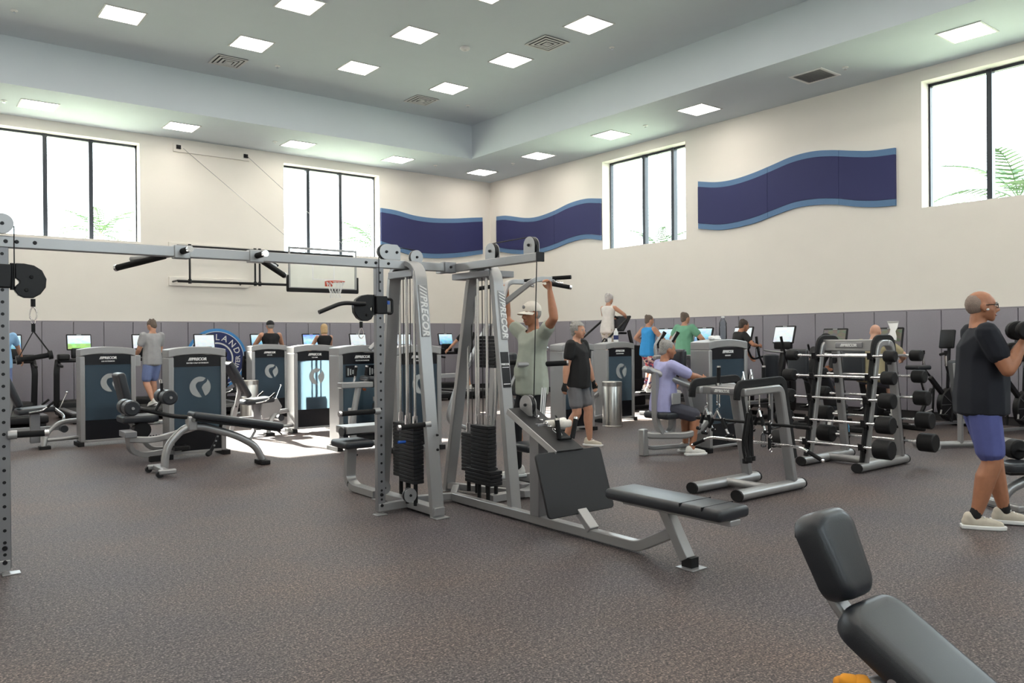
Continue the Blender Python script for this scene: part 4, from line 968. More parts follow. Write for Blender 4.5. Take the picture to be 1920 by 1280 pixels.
TL = [('treadmill at the far left edge behind the crossover post', 1.80), ('empty treadmill with a green field on its screen', 2.98), ('treadmill under the man in the grey shirt', 4.16), ('treadmill in front of the round logo', 5.38),
      ('treadmill under the man in the black tank top', 6.60), ('treadmill under the blonde woman', 7.82), ('treadmill with a plain white screen behind the glute machine', 9.02), ('treadmill hidden behind the first cable tower', 10.3), ('treadmill seen between the two cable towers', 11.56)]
for (lab, x), s in zip(TL, S8): treadmill(lab, x, 16.82, s)

def elliptical(label, x, y, scr, rz=-PI/2):
    t = thing('elliptical_trainer', label, 'elliptical', (x, y, 0), rz, 'elliptical trainers along the right wall'); q = MB
    q().rect([(0, -.95, .06), (0, .75, .06)], .12, .08).obj('base_rail', 'black', t, bev=.02)
    for yy in (-.92, .72): q().pad((0, yy, .04), (.62, .09, .08), .02, 2).obj('floor_bar', 'black_rubber', t)
    q().pad((0, .48, .42), (.30, .62, .66), .12, 3).obj('drive_housing', 'black', t); q().rect([(0, .42, .60), (0, .58, 1.30)], .12, .10, up=(1, 0, 0)).obj('mast', 'black', t, bev=.03)
    for s in (-1, 1):
        q().rect([(s*.17, -.75, .30+.05*s), (s*.17, .40, .34)], .05, .06).obj('pedal_arm', 'silver_dark', t, bev=.01); q().pad((s*.17, -.25, .34+.03*s), (.16, .40, .05), .02, 2).obj('pedal', 'black_rubber', t)
        q().tube([(s*.22, .42, .34), (s*.25, .36, .85), (s*.27, .18, 1.15), (s*.25, .10, 1.42)], .019, 10, up=(1, 0, 0), fil=.12).obj('moving_arm', 'black', t)
        q().tube([(s*.26, .14, 1.25), (s*.25, .09, 1.46)], .024, 10, up=(1, 0, 0)).obj('arm_grip', 'grip', t)
        q().tube([(0, .50, 1.18), (s*.20, .40, 1.20), (s*.22, .26, 1.22)], .017, 10, fil=.06).obj('fixed_handle', 'silver', t)
    q().pad((0, .54, 1.30), (.34, .10, .14), .03, 2).obj('control_panel', 'black', t)
    console(t, q, (0, .56, 1.50), .42, .33, .30, scr)
    return t
EX = 12.14
elliptical('elliptical under the woman in the blue tank top', EX, 11.06, 'screen_sky')
elliptical('elliptical under the man in the green shirt', EX, 10.08, 'screen_sky')
elliptical('elliptical with the woman wearing the headband', EX, 9.16, 'screen_white')
e4 = elliptical('elliptical nearest the barbell rack with a bottle in its holder', EX, 8.28, 'screen_white')
MB().tube([(-.25, .38, 1.12), (-.34, .10, 1.05), (-.34, -.05, 1.25), (-.26, .02, 1.38)], .018, 10, fil=.09).obj('curved_handle', 'black', e4)

def upright_bike(label, x, y, scr, rz=-PI/2, cover=True):
    t = thing('exercise_bike', label, 'exercise bike', (x, y, 0), rz, 'exercise bikes along the right wall'); q = MB
    for yy in (-.62, .58): q().pad((0, yy, .04), (.55, .09, .08), .02, 2).obj('floor_bar', 'black_rubber', t)
    q().rect([(0, -.62, .07), (0, .58, .07)], .09, .07).obj('base_rail', 'black', t, bev=.02); q().pad((0, .22, .42), (.22, .62, .60), .12, 3).obj('drive_housing', 'black', t)
    q().rect([(0, -.15, .25), (0, -.32, .78)], .07, .07, up=(1, 0, 0)).obj('seat_post', 'black', t, bev=.012); q().pad((0, -.34, .82), (.26, .30, .09), .04, 3).obj('saddle', 'vinyl', t)
    if cover: q().pad((0, -.55, 1.02), (.36, .10, .48), .05, 3).obj('seat_back', 'vinyl', t)
    q().rect([(0, .38, .60), (0, .52, 1.25)], .10, .08, up=(1, 0, 0)).obj('mast', 'black', t, bev=.02)
    for s in (-1, 1):
        q().tube([(0, .50, 1.12), (s*.22, .42, 1.16), (s*.25, .20, 1.20), (s*.22, .10, 1.32)], .018, 10, fil=.08).obj('handlebar', 'grip', t); q().cyl((s*.10, .10, .38), (s*.20, .02, .30), .014, 8).obj('crank', 'chrome', t); q().pad((s*.25, .02, .28), (.10, .12, .03), .01, 2).obj('pedal', 'black_rubber', t)
    console(t, q, (0, .54, 1.42), .44, .36, .22, scr); return t
upright_bike('exercise bike with a blank brown screen under the person in the dark cap', EX, 7.30, 'screen_off')
b2 = upright_bike('exercise bike under the bald man in the olive shirt', EX, 6.36, 'screen_off')
tw = tag(MB().add([(x*.5-.06, -.012-.004*math.sin(z*9), z) for x in () for z in ()], []).obj('spare', 'white') if 0 else None, '', '') if 0 else None
cl = thing('white_cloth', 'white cloth hanging over the screen of the bald man\'s bike', 'towel', (12.625, 6.27, 1.53), -PI/2)
m = MB(); poly = [(-.10, .15), (.08, .16), (.07, .06), (.045, 0), (.07, -.08), (.075, -.15), (-.02, -.12), (-.10, -.09), (-.05, -.03), (-.04, .03)]
m.prism(poly, Matrix.Rotation(PI/2-.22, 4, 'X'), .008); m.obj('cloth_sheet', 'white', cl, bev=.002); MB().bar((-.09, .03, .155), (.075, .03, .155), .05, .008).obj('folded_edge', 'white', cl)

def air_bike(label, x, y, rz):
    t = thing('air_bike', label, 'exercise bike', (x, y, 0), rz, 'air bikes by the right wall'); q = MB
    for yy in (-.55, .60): q().pad((0, yy, .035), (.52, .08, .07), .02, 2).obj('floor_bar', 'black_rubber', t)
    q().rect([(0, -.55, .06), (0, .60, .06)], .06, .05).obj('base_rail', 'silver_dark', t, bev=.01)
    q().cyl((-.05, .36, .36), (.05, .36, .36), .27, 30).obj('fan_housing', 'black', t, bev=.02)
    for k in range(10):
        a = 2*PI*k/10; q().bar((.056, .36, .36), (.056, .36+.26*math.cos(a), .36+.26*math.sin(a)), .006, .006, up=(1, 0, 0)).obj('cage_wire', 'silver_dark', t)
    q().rect([(0, .36, .36), (0, -.10, .80)], .07, .06, up=(1, 0, 0)).obj('main_beam', 'black', t, bev=.01); q().rect([(0, -.42, .06), (0, -.06, .62)], .05, .05, up=(1, 0, 0)).obj('rear_strut', 'black', t, bev=.01)
    q().rect([(0, -.18, .50), (0, -.34, .92)], .05, .05, up=(1, 0, 0)).obj('seat_post', 'chrome', t, bev=.008); q().pad((0, -.36, .96), (.26, .30, .07), .03, 3).obj('saddle', 'vinyl', t)
    for s in (-1, 1):
        q().tube([(s*.17, .16, .10), (s*.18, .22, .72), (s*.20, .02, .92), (s*.20, .0, 1.16)], .018, 10, up=(1, 0, 0), fil=.08).obj('lever_arm', 'black', t); q().cyl((s*.20, .0, 1.16), (s*.20, .0, 1.22), .026, 12).obj('lever_grip', 'grip', t)
        q().cyl((s*.20, .0, 1.18), (s*.20, -.12, 1.16), .022, 12).obj('side_grip', 'grip', t); q().cyl((s*.20, .005, .98), (s*.20, .0, 1.14), .020, 10).obj('chrome_sleeve', 'chrome', t)
        q().cyl((s*.08, .05, .28), (s*.15, -.06, .22), .013, 8).obj('crank', 'silver', t); q().pad((s*.20, -.06, .22), (.10, .10, .025), .01, 2).obj('pedal', 'black_rubber', t)
    q().rect([(0, .30, .62), (0, .34, 1.28)], .04, .04, up=(1, 0, 0)).obj('mast', 'black', t, bev=.008)
    m = q(); m.pad((0, .30, 1.40), (.26, .05, .30), .02, 2, rotx(-.15)); m.obj('console', 'black', t); return t
air_bike('black air bike with tall lever arms left of the man with dumbbells', 13.05, 5.82, -PI/2-.25)
air_bike('black air bike partly hidden behind the man with dumbbells', 13.1, 4.75, -PI/2-.25)

sc = thing('stair_climber', 'tall black stair climber that the grey haired woman is using', 'stair climber', (12.1, 12.2, 0), -PI/2); q = MB
q().pad((0, .10, .30), (.86, 1.40, .60), .05, 2).obj('base_housing', 'black', sc)
for k in range(5): q().bb((-.30, -.78+.23*k, .20+.19*k), (.30, -.52+.23*k, .24+.19*k)).obj('step', 'black_rubber', sc, bev=.006)
for s in (-1, 1):
    q().prism([(-.85, .0), (.70, .0), (.70, 1.30), (.45, 1.30), (-.85, .42)], Matrix.Translation((s*.37, 0, 0)) @ Matrix(((0, 0, 1, 0), (1, 0, 0, 0), (0, 1, 0, 0), (0, 0, 0, 1))), .10).obj('side_cover', 'black', sc, bev=.02)
    q().tube([(s*.40, -.65, .95), (s*.42, -.72, 1.12), (s*.40, -.35, 1.42), (s*.36, .30, 1.86)], .024, 10, up=(1, 0, 0), fil=.12).obj('handrail', 'black', sc); q().tube([(s*.40, -.55, 1.30), (s*.40, -.42, 1.46), (s*.40, -.30, 1.36)], .016, 8, up=(1, 0, 0), fil=.05).obj('side_grip', 'black', sc)
    q().rect([(s*.37, .45, 1.25), (s*.30, .40, 1.62)], .07, .05, up=(1, 0, 0)).obj('console_post', 'black', sc, bev=.01)
console(sc, q, (0, .40, 1.78), .50, .40, .62, 'lens'); q().pad((0, .32, 1.56), (.46, .22, .05), .02, 2).obj('tray', 'black', sc)
q().tube([(-.16, .22, 1.88), (0, .18, 1.96), (.16, .22, 1.88)], .022, 10, fil=.06).obj('front_grip', 'grip', sc)

# ================================================================ ATTACHMENT RACK
AR = thing('attachment_rack', 'silver rack hung with cable attachments in front of the row machine', 'rack', (6.4, 4.57, 0)); q = lambda: wb(AR)
for yy in (4.83, 4.33):
    q().tube([(5.92, yy, .055), (6.90, yy, .055)], .05, 14, rr=.062).obj('floor_tube', 'silver', AR)
    for xx, s in ((5.92, -1), (6.90, 1)): q().tube([(xx, yy, .055), (xx+s*.02, yy, .055)], .052, 14, rr=.064).obj('end_cap', 'black_rubber', AR)
    path = fillet([(6.76, yy, .09), (6.55, yy, .98), (5.98, yy, .965)], .07, 6)
    q().rect(path, .07, .09, up=(0, 1, 0)).obj('upright_arm', 'silver', AR, bev=.012)
    p2 = fillet([(6.80, yy, .30), (6.62, yy, 1.055), (5.93, yy, 1.035), (5.915, yy, .90)], .07, 6)
    q().rect(p2, .075, .03, up=(0, 1, 0)).obj('rubber_edge', 'black_rubber', AR, bev=.008)
q().tube([(6.40, 4.33, .06), (6.40, 4.83, .06)], .04, 12).obj('cross_tube', 'silver', AR)
q().bb((6.02, 4.36, .93), (6.08, 4.82, 1.0)).obj('cross_beam', 'silver', AR, bev=.008); q().bb((6.10, 4.36, .995), (6.50, 4.80, 1.005)).obj('top_tray', 'silver', AR, bev=.003)
bo = q().pad((6.012, 4.56, .965), (.012, .26, .055), .005, 2).obj('badge', 'silver_dark', AR)
lettering('///PRECOR', .036, bo, V((6.004, 4.56, .965))-V(AR.location), (PI/2, 0, -PI/2), 'white_print', shear=.2, bold=.0015)
hooks = [(6.10, 4.33), (6.25, 4.33), (6.40, 4.33), (6.10, 4.80), (6.25, 4.80), (6.05, 4.62)]
for hx, hy in hooks: q().tube([(hx, hy, .94), (hx, hy, .83), (hx-.015, hy-.01, .81), (hx-.03, hy-.015, .83)], .006, 6, fil=.015).obj('hook', 'chrome', AR)
for yy in (4.83, 4.33):
    for z in (.45, .62): q().tube([(6.68-.23*(z-.09)*.9, yy-.0, z), (6.52-.23*(z-.09)*.9, yy, z-.01), (6.50-.23*(z-.09)*.9, yy, z+.05)], .012, 8, up=(0, 1, 0), fil=.03).obj('bar_hook', 'black', AR)
def long_bar(label, c, half, drop, grip=.18, m='chrome', dirv=(0, 1, 0)):
    t = thing('lat_bar', label, 'cable attachment', c, 0, 'bars on the attachment rack'); d = V(dirv)
    a = d*half; e = d*(half+.22)+V((0, 0, -drop))
    MB().tube([-e+V((0, 0, -2*drop+drop))*0, -a, a, e] if 0 else [V((-e.x, -e.y, -drop)), -a, a, e], .0145, 12, up=(0, 0, 1), fil=.07).obj('bar', m, t)
    for s in (-1, 1):
        p0 = d*s*(half+.07)+V((0, 0, -drop*.32)); p1 = d*s*(half+.20)+V((0, 0, -drop*.91)); MB().cyl(p0, p1, .018, 12).obj('grip', 'grip', t)
    MB().tube([V((0, 0, .012)), V((0, 0, .05))], .008, 8).obj('eye', 'chrome', t)
    return t
long_bar('long bent lat bar with black grips across the lower hooks', (6.42, 4.52, .47), .50, .10)
long_bar('straight dark bar on the upper hooks of the attachment rack', (6.46, 4.58, .645), .42, .0, m='black')
def v_handle(label, loc, rz, spread=.11, h=.14):
    t = thing('v_bar_handle', label, 'cable attachment', loc, rz, 'handles on the attachment rack')
    MB().tube([(-.012, 0, 0), (0, 0, .012), (.012, 0, 0), (0, 0, -.012)], .004, 6, closed=True, up=(0, 1, 0)).obj('ring', 'chrome', t)
    for s in (-1, 1):
        MB().tube([(0, 0, -.01), (s*spread, 0, -h), (s*spread*1.25, 0, -h-.04), (s*spread*1.75, 0, -h-.045)], .011, 10, up=(0, 1, 0), fil=.03).obj('bent_leg', 'chrome', t)
        MB().cyl((s*spread*.45, 0, -h*.45), (s*spread*.95, 0, -h*.95), .017, 12).obj('grip', 'grip', t); MB().cyl((s*spread*1.2, 0, -h-.045), (s*spread*1.75, 0, -h-.045), .017, 12).obj('grip', 'grip', t)
v_handle('wide chrome handle hanging below the rack badge', (6.03, 4.63, .79), PI/2, .10, .18)
v_handle('small chrome handle hanging left of the rack badge', (6.08, 4.80, .80), PI/2, .06, .16)
v_handle('chrome handle hanging in the middle of the right arm', (6.23, 4.32, .80), 1.2, .07, .15)
def rope(label, loc):
    t = thing('triceps_rope', label, 'cable attachment', loc, 0, 'ropes on the attachment rack')
    for s in (-1, 1):
        MB().tube([(0, 0, 0), (s*.03, 0, -.12), (s*.045, .02, -.28), (s*.03, .0, -.42)], .014, 10, up=(0, 1, 0), fil=.08).obj('rope_strand', 'black_rubber', t); MB().cyl((s*.03, 0, -.41), (s*.03, 0, -.45), .028, 14).obj('stop_ball', 'black_rubber', t)
    MB().tube([(-.012, 0, 0), (0, 0, .014), (.012, 0, 0), (0, 0, -.014)], .0045, 6, closed=True, up=(0, 1, 0)).obj('ring', 'chrome', t)
rope('black rope attachment hanging at the front of the right rack arm', (6.08, 4.31, .80)); rope('second black rope bundle behind the first on the rack', (6.12, 4.37, .77))
t = thing('ankle_strap', 'black ankle straps with steel rings hanging near the right upright', 'cable attachment', (6.38, 4.315, .80))
for k in range(3):
    MB().pad((.0, 0, -.06-.13*k), (.035, .02, .11), .008, 2).obj('strap', 'grip', t); MB().tube([V((.018*math.cos(a), -.012, -.125-.13*k+.018*math.sin(a))) for a in [2*PI*i/10 for i in range(10)]], .004, 6, closed=True, up=(0, 1, 0)).obj('d_ring', 'chrome', t)
t = thing('triangle_row_handle', 'chrome triangle handle standing on the rack tray', 'cable attachment', (6.30, 4.45, 1.006), .9)
for s in (-1, 1):
    MB().tube([(0, 0, .15), (s*.085, 0, .012)], .008, 8, up=(0, 1, 0)).obj('side_rod', 'chrome', t); MB().tube([(0, .07, .13), (s*.085, .07, .012)], .008, 8, up=(0, 1, 0)).obj('side_rod', 'chrome', t)
MB().cyl((-.085, -.01, .012), (-.085, .08, .012), .012, 10).obj('grip', 'grip', t); MB().cyl((.085, -.01, .012), (.085, .08, .012), .012, 10).obj('grip', 'grip', t)
for x, y, lab in ((6.12, 4.68, 'single black upright grip on the left of the rack tray'), (6.42, 4.40, 'single black upright grip on the right of the rack tray')):
    t = thing('single_grip', lab, 'cable attachment', (x, y, 1.006), .3, 'grips standing on the rack tray')
    MB().cyl((0, 0, .0), (0, 0, .025), .03, 14).obj('base', 'chrome', t); MB().cyl((0, 0, .025), (0, 0, .17), .019, 12).obj('grip', 'grip', t); MB().cyl((0, 0, .17), (0, 0, .185), .02, 12).obj('grip_cap', 'chrome', t)

# ================================================================ BARBELL RACK AND BARBELLS
BR = thing('barbell_rack', 'silver A-shaped rack holding fixed barbells on both sides', 'rack', (8.65, 4.75, 0)); q = lambda: wb(BR)
for yy in (5.08, 4.42):
    q().tube([(8.12, yy, .055), (9.16, yy, .055)], .05, 14, rr=.06).obj('floor_tube', 'silver', BR)
    for xx, s in ((8.12, -1), (9.16, 1)): q().tube([(xx, yy, .055), (xx+s*.02, yy, .055)], .052, 14, rr=.062).obj('end_cap', 'black_rubber', BR)
    p = fillet([(8.27, yy, .09), (8.54, yy, 1.38), (8.84, yy, 1.38), (9.06, yy, .09)], .10, 6); k = len(p)//2
    q().rect(p[:k+1], .07, .08, up=(0, 1, 0)).obj('leg', 'silver', BR, bev=.012); q().rect(p[k:], .07, .08, up=(0, 1, 0)).obj('leg', 'silver', BR, bev=.012)
    p = fillet([(8.215, yy, .10), (8.49, yy, 1.435), (8.89, yy, 1.435), (9.115, yy, .10)], .11, 6); q().rect(p, .075, .03, up=(0, 1, 0)).obj('rubber_edge', 'black_rubber', BR, bev=.008)
q().tube([(8.65, 4.42, .06), (8.65, 5.08, .06)], .042, 12).obj('cross_tube', 'silver', BR)
q().bb((8.56, 4.42, 1.29), (8.63, 5.08, 1.42)).obj('cross_beam', 'silver', BR, bev=.01)
bo = q().pad((8.552, 4.75, 1.355), (.014, .32, .06), .006, 2).obj('badge', 'silver_dark', BR)
lettering('///PRECOR', .042, bo, V((8.543, 4.75, 1.355))-V(BR.location), (PI/2, 0, -PI/2), 'white_print', shear=.2, bold=.002)
ords = ['top', 'second', 'third', 'fourth', 'bottom']
ZB_ = [1.24, 1.01, .77, .52, .27]
for side in (-1, 1):
    for k, z in enumerate(ZB_):
        xx = (8.65+side*(.175+.20*(1.24-z)/.97)) + side*.075
        for yy in (5.08, 4.42): q().prism([(0, 0), (.10, .0), (.11, .07), (.095, .07), (.08, .02), (0, -.07)], Matrix.Translation((xx-side*.085, yy, z-.035)) @ Matrix(((side, 0, 0, 0), (0, 0, 1, 0), (0, 1, 0, 0), (0, 0, 0, 1))), .05).obj('saddle_hook', 'black', BR, bev=.004)
        r = .062+.0105*k; hl = .09+.014*k; yc = 4.76-.02*side; half = .52
        b = thing('barbell', ('%s fixed barbell on the %s side of the rack' % (ords[k], 'front' if side < 0 else 'back')), 'barbell', (xx, yc, z), 0, 'fixed barbells on the rack')
        MB().cyl((0, -half-.02, 0), (0, half+.02, 0), .0145, 12).obj('bar', 'chrome', b)
        for s in (-1, 1):
            MB().cyl((0, s*(half-.05), 0), (0, s*half, 0), .021, 12).obj('collar', 'chrome', b)
            MB().cyl((0, s*half, 0), (0, s*(half+hl+.03), 0), r, 12).obj('head', 'black_rubber', b, bev=.012)

# ================================================================ BENCHES
fb = thing('incline_bench', 'black padded incline bench close to the camera at the lower right', 'bench', (2.53, 1.1, 0)); q = lambda: wb(fb)
A_ = .55
q().slab((2.505, 1.04, .375), .325, .76, .095, .085, rotx(A_)).obj('back_pad', 'vinyl', fb)
q().slab((2.472, 1.425, .738), .23, .29, .11, .07, rotx(PI/2-.42) @ Matrix.Rotation(0, 3, 'Z'), dome=.45, taper=.85).obj('head_pad', 'vinyl', fb)
q().rect([(2.49, 1.53, .81), (2.49, 1.435, .56), (2.50, .70, .13)], .07, .035, fil=.10, up=(0, 0, 1)).obj('spine', 'silver', fb, bev=.01)
q().pad((2.475, 1.535, .80), (.10, .03, .06), .012, 2).obj('spine_cap', 'black_rubber', fb)
q().tube([(2.47, 1.15, .41), (2.34, 1.27, .385), (2.22, 1.40, .05)], .028, 12, fil=.06).obj('support_strut', 'silver_dark', fb)
q().bb((2.36, 1.14, .37), (2.60, 1.20, .44)).obj('pivot_bracket', 'black', fb, bev=.006); q().cyl((2.36, 1.17, .425), (2.34, 1.17, .425), .016, 12).obj('pivot_bolt', 'chrome', fb)
q().rect([(2.53, 1.40, .05), (2.53, .05, .05)], .07, .06).obj('base_rail', 'silver', fb, bev=.01); q().bb((2.25, 1.36, 0), (2.81, 1.44, .06)).obj('floor_bar', 'silver', fb, bev=.01); q().bb((2.25, .02, 0), (2.81, .10, .06)).obj('floor_bar', 'silver', fb, bev=.01)
q().pad((2.50, .50, .22), (.31, .32, .085), .038, 3, rotx(-.12)).obj('seat_pad', 'vinyl', fb); q().rect([(2.50, .50, .19), (2.50, .52, .06)], .06, .06, up=(1, 0, 0)).obj('seat_post', 'silver', fb, bev=.008)
oc = thing('orange_cloth', 'orange cloth under the near bench at the bottom edge', 'towel', (2.345, 1.285, .255)); m = MB()
for k in range(5): m.pad((.02*(k % 3)-.02, .03*(k//2)-.02, .12+.02*(k % 2)), (.06, .05, .045), .018, 2, Matrix.Rotation(k*.7, 3, 'Z'))
m.obj('folds', 'orange_cloth', oc); MB().pad((0, 0, .08), (.09, .08, .10), .03, 2).obj('hanging_fold', 'orange_cloth', oc)

rb = thing('flat_bench', 'black bench at the right edge behind the man with dumbbells', 'bench', (7.6, 2.65, 0)); q = lambda: wb(rb)
q().slab((7.75, 2.45, .365), 1.10, .27, .075, .05, Matrix.Rotation(-.55, 3, 'Z')).obj('bench_pad', 'vinyl', rb)
q().box((7.75, 2.45, .315), (1.0, .16, .03), rz=-.55).obj('pad_board', 'black', rb)
q().tube([(7.32, 2.74, .05), (7.38, 2.70, .17), (7.54, 2.58, .26), (8.1, 2.22, .26)], .042, 14, fil=.12).obj('arched_frame', 'silver', rb)
q().rect([(7.22, 2.54, .045), (7.47, 2.97, .045)], .07, .06).obj('floor_bar', 'silver', rb, bev=.014); q().rect([(8.05, 2.03, .045), (8.25, 2.38, .045)], .07, .06).obj('floor_bar', 'silver', rb, bev=.014); q().rect([(8.1, 2.22, .26), (8.15, 2.19, .05)], .06, .06, up=(1, 0, 0)).obj('rear_leg', 'silver', rb, bev=.01)
def dumbbell(label, c, axis, L=.15, r=.075, hl=.10, group='black dumbbells'):
    t = thing('dumbbell', label, 'dumbbell', c, 0, group); a = V(axis).normalized()
    MB().cyl(-a*L/2, a*L/2, .016, 12).obj('handle', 'chrome', t)
    for s in (-1, 1): MB().cyl(a*s*L/2, a*s*(L/2+hl), r, 16).obj('head', 'black_rubber', t, bev=.012)
    return t
dumbbell('black dumbbell lying on the bench at the right edge', (7.50, 2.60, .487), (.5, .86, 0), r=.085)
ub = thing('upright_bench', 'adjustable bench with raised back between the barbell rack and the man', 'bench', (11.1, 4.8, 0)); q = lambda: wb(ub)
q().pad((10.95, 4.55, .78), (.09, .32, .72), .035, 3, Matrix.Rotation(-.5, 3, 'Z') @ roty(-.12)).obj('backrest', 'vinyl', ub); q().rect([(10.90, 4.59, 1.10), (10.95, 4.56, .40), (10.95, 4.56, .06)], .06, .06, up=(0, 1, 0)).obj('back_post', 'silver', ub, bev=.008)
q().pad((11.25, 4.40, .44), (.42, .30, .08), .03, 3, Matrix.Rotation(-.5, 3, 'Z')).obj('seat', 'vinyl', ub); q().tube([(10.55, 4.80, .05), (11.65, 4.18, .05)], .04, 12).obj('base_rail', 'silver', ub)
q().tube([(10.45, 4.62, .05), (10.65, 5.0, .05)], .045, 12).obj('floor_bar', 'silver', ub); q().tube([(11.56, 4.0, .05), (11.75, 4.35, .05)], .045, 12).obj('floor_bar', 'silver', ub); q().rect([(10.95, 4.56, .34), (11.30, 4.37, .38)], .05, .06).obj('seat_rail', 'silver', ub, bev=.008)
mb_ = thing('incline_bench', 'blue grey incline bench seen through the barbell rack', 'bench', (10.3, 6.1, 0)); q = lambda: wb(mb_)
q().pad((10.35, 6.12, .70), (.80, .30, .09), .035, 3, Matrix.Rotation(.3, 3, 'Z') @ roty(.6)).obj('back_pad', 'vinyl', mb_)
q().rect([(9.95, 6.0, .95), (10.25, 6.08, .35), (10.25, 6.08, .05)], .06, .06, up=(0, 1, 0)).obj('back_post', 'silver', mb_, bev=.008); q().rect([(9.85, 5.95, .05), (11.0, 6.28, .05)], .07, .06).obj('base_rail', 'silver', mb_, bev=.012)
q().pad((10.80, 6.25, .44), (.36, .30, .08), .03, 3).obj('seat', 'vinyl', mb_); q().rect([(10.72, 6.2, .40), (10.45, 6.12, .06)], .06, .06, up=(0, 1, 0)).obj('front_strut', 'silver', mb_, bev=.008); q().tube([(9.80, 6.15, .05), (9.92, 5.75, .05)], .045, 12).obj('floor_bar', 'silver', mb_)
ws = thing('wipes_canister', 'grey blue wipes canister on a post behind the barbell rack', 'dispenser', (10.4, 7.0, 0))
MB().lathe([(.14, 0), (.14, .02), (.03, .03), (.03, .62), (.10, .64), (.12, .70), (.12, .78), (.06, .82)], 20).obj('stand', 'silver_dark', ws); MB().lathe([(.09, .82), (.11, .86), (.11, 1.10), (.115, 1.12), (.115, 1.18), (.08, 1.20)], 20).obj('canister', 'vinyl', ws)

# ================================================================ BOTTLES AND SMALL THINGS
def bottle(label, loc, h=.22, r=.034, body='clear_plastic', cap='white', band=None):
    t = thing('water_bottle', label, 'bottle', loc, 0, 'drink bottles')
    MB().lathe([(r*.9, 0), (r, .01), (r, h*.55), (r*.9, h*.62), (r, h*.7), (r*.5, h*.88), (r*.4, h*.9), (r*.4, h*.93)], 16).obj('body', body, t); MB().lathe([(r*.44, h*.93), (r*.44, h), (r*.3, h*1.005)], 12).obj('cap', cap, t)
    if band: MB().lathe([(r*1.02, h*.18), (r*1.02, h*.5)], 16).obj('wrapper', band, t)
bottle('clear water bottle standing on top of the row machine shroud', (8.62, 6.52, 1.43), .30, .05)
bottle('white bottle with a dark label on the right shroud', (10.10, 9.92, 1.385), .24, .042, 'white', 'white', 'logo_navy')
bottle('clear bottle in the holder of the elliptical by the rack', (12.30, 8.55, 1.06), .26, .04)
bottle('light blue bottle on the floor behind the barbell rack', (10.45, 5.85, 0), .30, .045, 'bluebottle', 'bluebottle')
bottle('small clear bottle on the floor beside the row machine', (9.15, 6.28, 0), .20, .035)
t = thing('crumpled_tissue', 'crumpled white tissue on the row machine shroud beside the bottle', 'tissue', (8.42, 6.50, 1.425)); m = MB()
for k in range(4): m.pad((.05*k-.07, .02*(k % 2), .025), (.07, .06, .05+.01*(k % 2)), .02, 2, Matrix.Rotation(k, 3, 'Z'))
m.obj('folds', 'white', t); MB().pad((.0, -.03, .012), (.14, .05, .024), .01, 2).obj('loose_edge', 'white', t)
t = thing('white_cup', 'small white cup beside the bottle on the right shroud', 'cup', (9.92, 9.90, 1.385)); MB().lathe([(.03, 0), (.036, .07), (.033, .07), (.028, .01)], 16).obj('body', 'white', t); MB().lathe([(.038, .07), (.038, .08), (.02, .082)], 16).obj('lid', 'silver_dark', t)
t = thing('pink_bag', 'pink bag hanging from the elliptical of the woman in blue', 'bag', (12.35, 10.72, 1.10)); MB().pad((0, 0, 0), (.10, .18, .22), .05, 3).obj('pouch', 'pink', t); MB().tube([(0, -.06, .10), (0, 0, .22), (0, .06, .10)], .008, 6, up=(1, 0, 0), fil=.05).obj('strap', 'pink', t)

# ================================================================ BASKETBALL BACKBOARD
bk = thing('basketball_hoop', 'wall mounted swing-up basketball backboard with orange rim and white net', 'basketball hoop', (8.6, YL, 3.2)); q = lambda: wb(bk)
BYB = 18.6
q().bb((7.73, BYB-.012, 2.76), (9.49, BYB+.012, 3.70)).obj('glass_board', 'clear_board', bk)
for a, b in (((7.70, 2.70), (9.52, 2.76)), ((7.70, 3.69), (9.52, 3.74)), ((7.70, 2.76), (7.745, 3.69)), ((9.475, 2.76), (9.52, 3.69))): q().bb((a[0], BYB-.022, a[1]), (b[0], BYB+.022, b[1])).obj('board_frame', 'silver', bk, bev=.004)
q().bb((7.66, BYB-.035, 2.64), (9.56, BYB+.035, 2.74)).obj('edge_padding', 'black_rubber', bk, bev=.015)
for x in (7.68, 9.54): q().bb((x-.025, BYB-.035, 2.66), (x+.025, BYB+.035, 3.05)).obj('edge_padding', 'black_rubber', bk, bev=.012)
for a, b in (((8.31, 2.95), (8.91, 2.985)), ((8.31, 3.36), (8.91, 3.395)), ((8.31, 2.985), (8.345, 3.36)), ((8.875, 2.985), (8.91, 3.36))): q().bb((a[0], BYB-.016, a[1]), (b[0], BYB-.013, b[1])).obj('target_square', 'white_print', bk)
rc = V((8.74, BYB-.40, 2.90))
q().tube([rc+V((.228*math.cos(a), .228*math.sin(a), 0)) for a in [2*PI*i/28 for i in range(28)]], .010, 8, closed=True).obj('rim', 'orange', bk)
q().bb((8.64, BYB-.05, 2.80), (8.84, BYB-.014, 2.93)).obj('rim_plate', 'orange', bk, bev=.005); q().rect([(8.74, BYB-.04, 2.88), (8.74, BYB-.18, 2.90)], .12, .03).obj('rim_bracket', 'orange', bk, bev=.004)
m = q(); n = 12; lv = [(.225, 0), (.19, -.10), (.15, -.20), (.125, -.30), (.13, -.40)]
for k in range(4):
    for i in range(n):
        for dlt in (-.5, .5):
            a0 = 2*PI*(i+.5*(k % 2))/n; a1 = 2*PI*(i+.5*(k % 2)+dlt)/n
            m.tube([rc+V((lv[k][0]*math.cos(a0), lv[k][0]*math.sin(a0), lv[k][1])), rc+V((lv[k+1][0]*math.cos(a1), lv[k+1][0]*math.sin(a1), lv[k+1][1]))], .0045, 4)
m.obj('net', 'net', bk)['kind'] = 'stuff'
for z, x1 in ((3.60, 9.45), (2.81, 7.75)): q().cyl((5.16, 18.72, z), (x1, 18.66, z), .03, 12).obj('swing_pipe', 'black', bk)
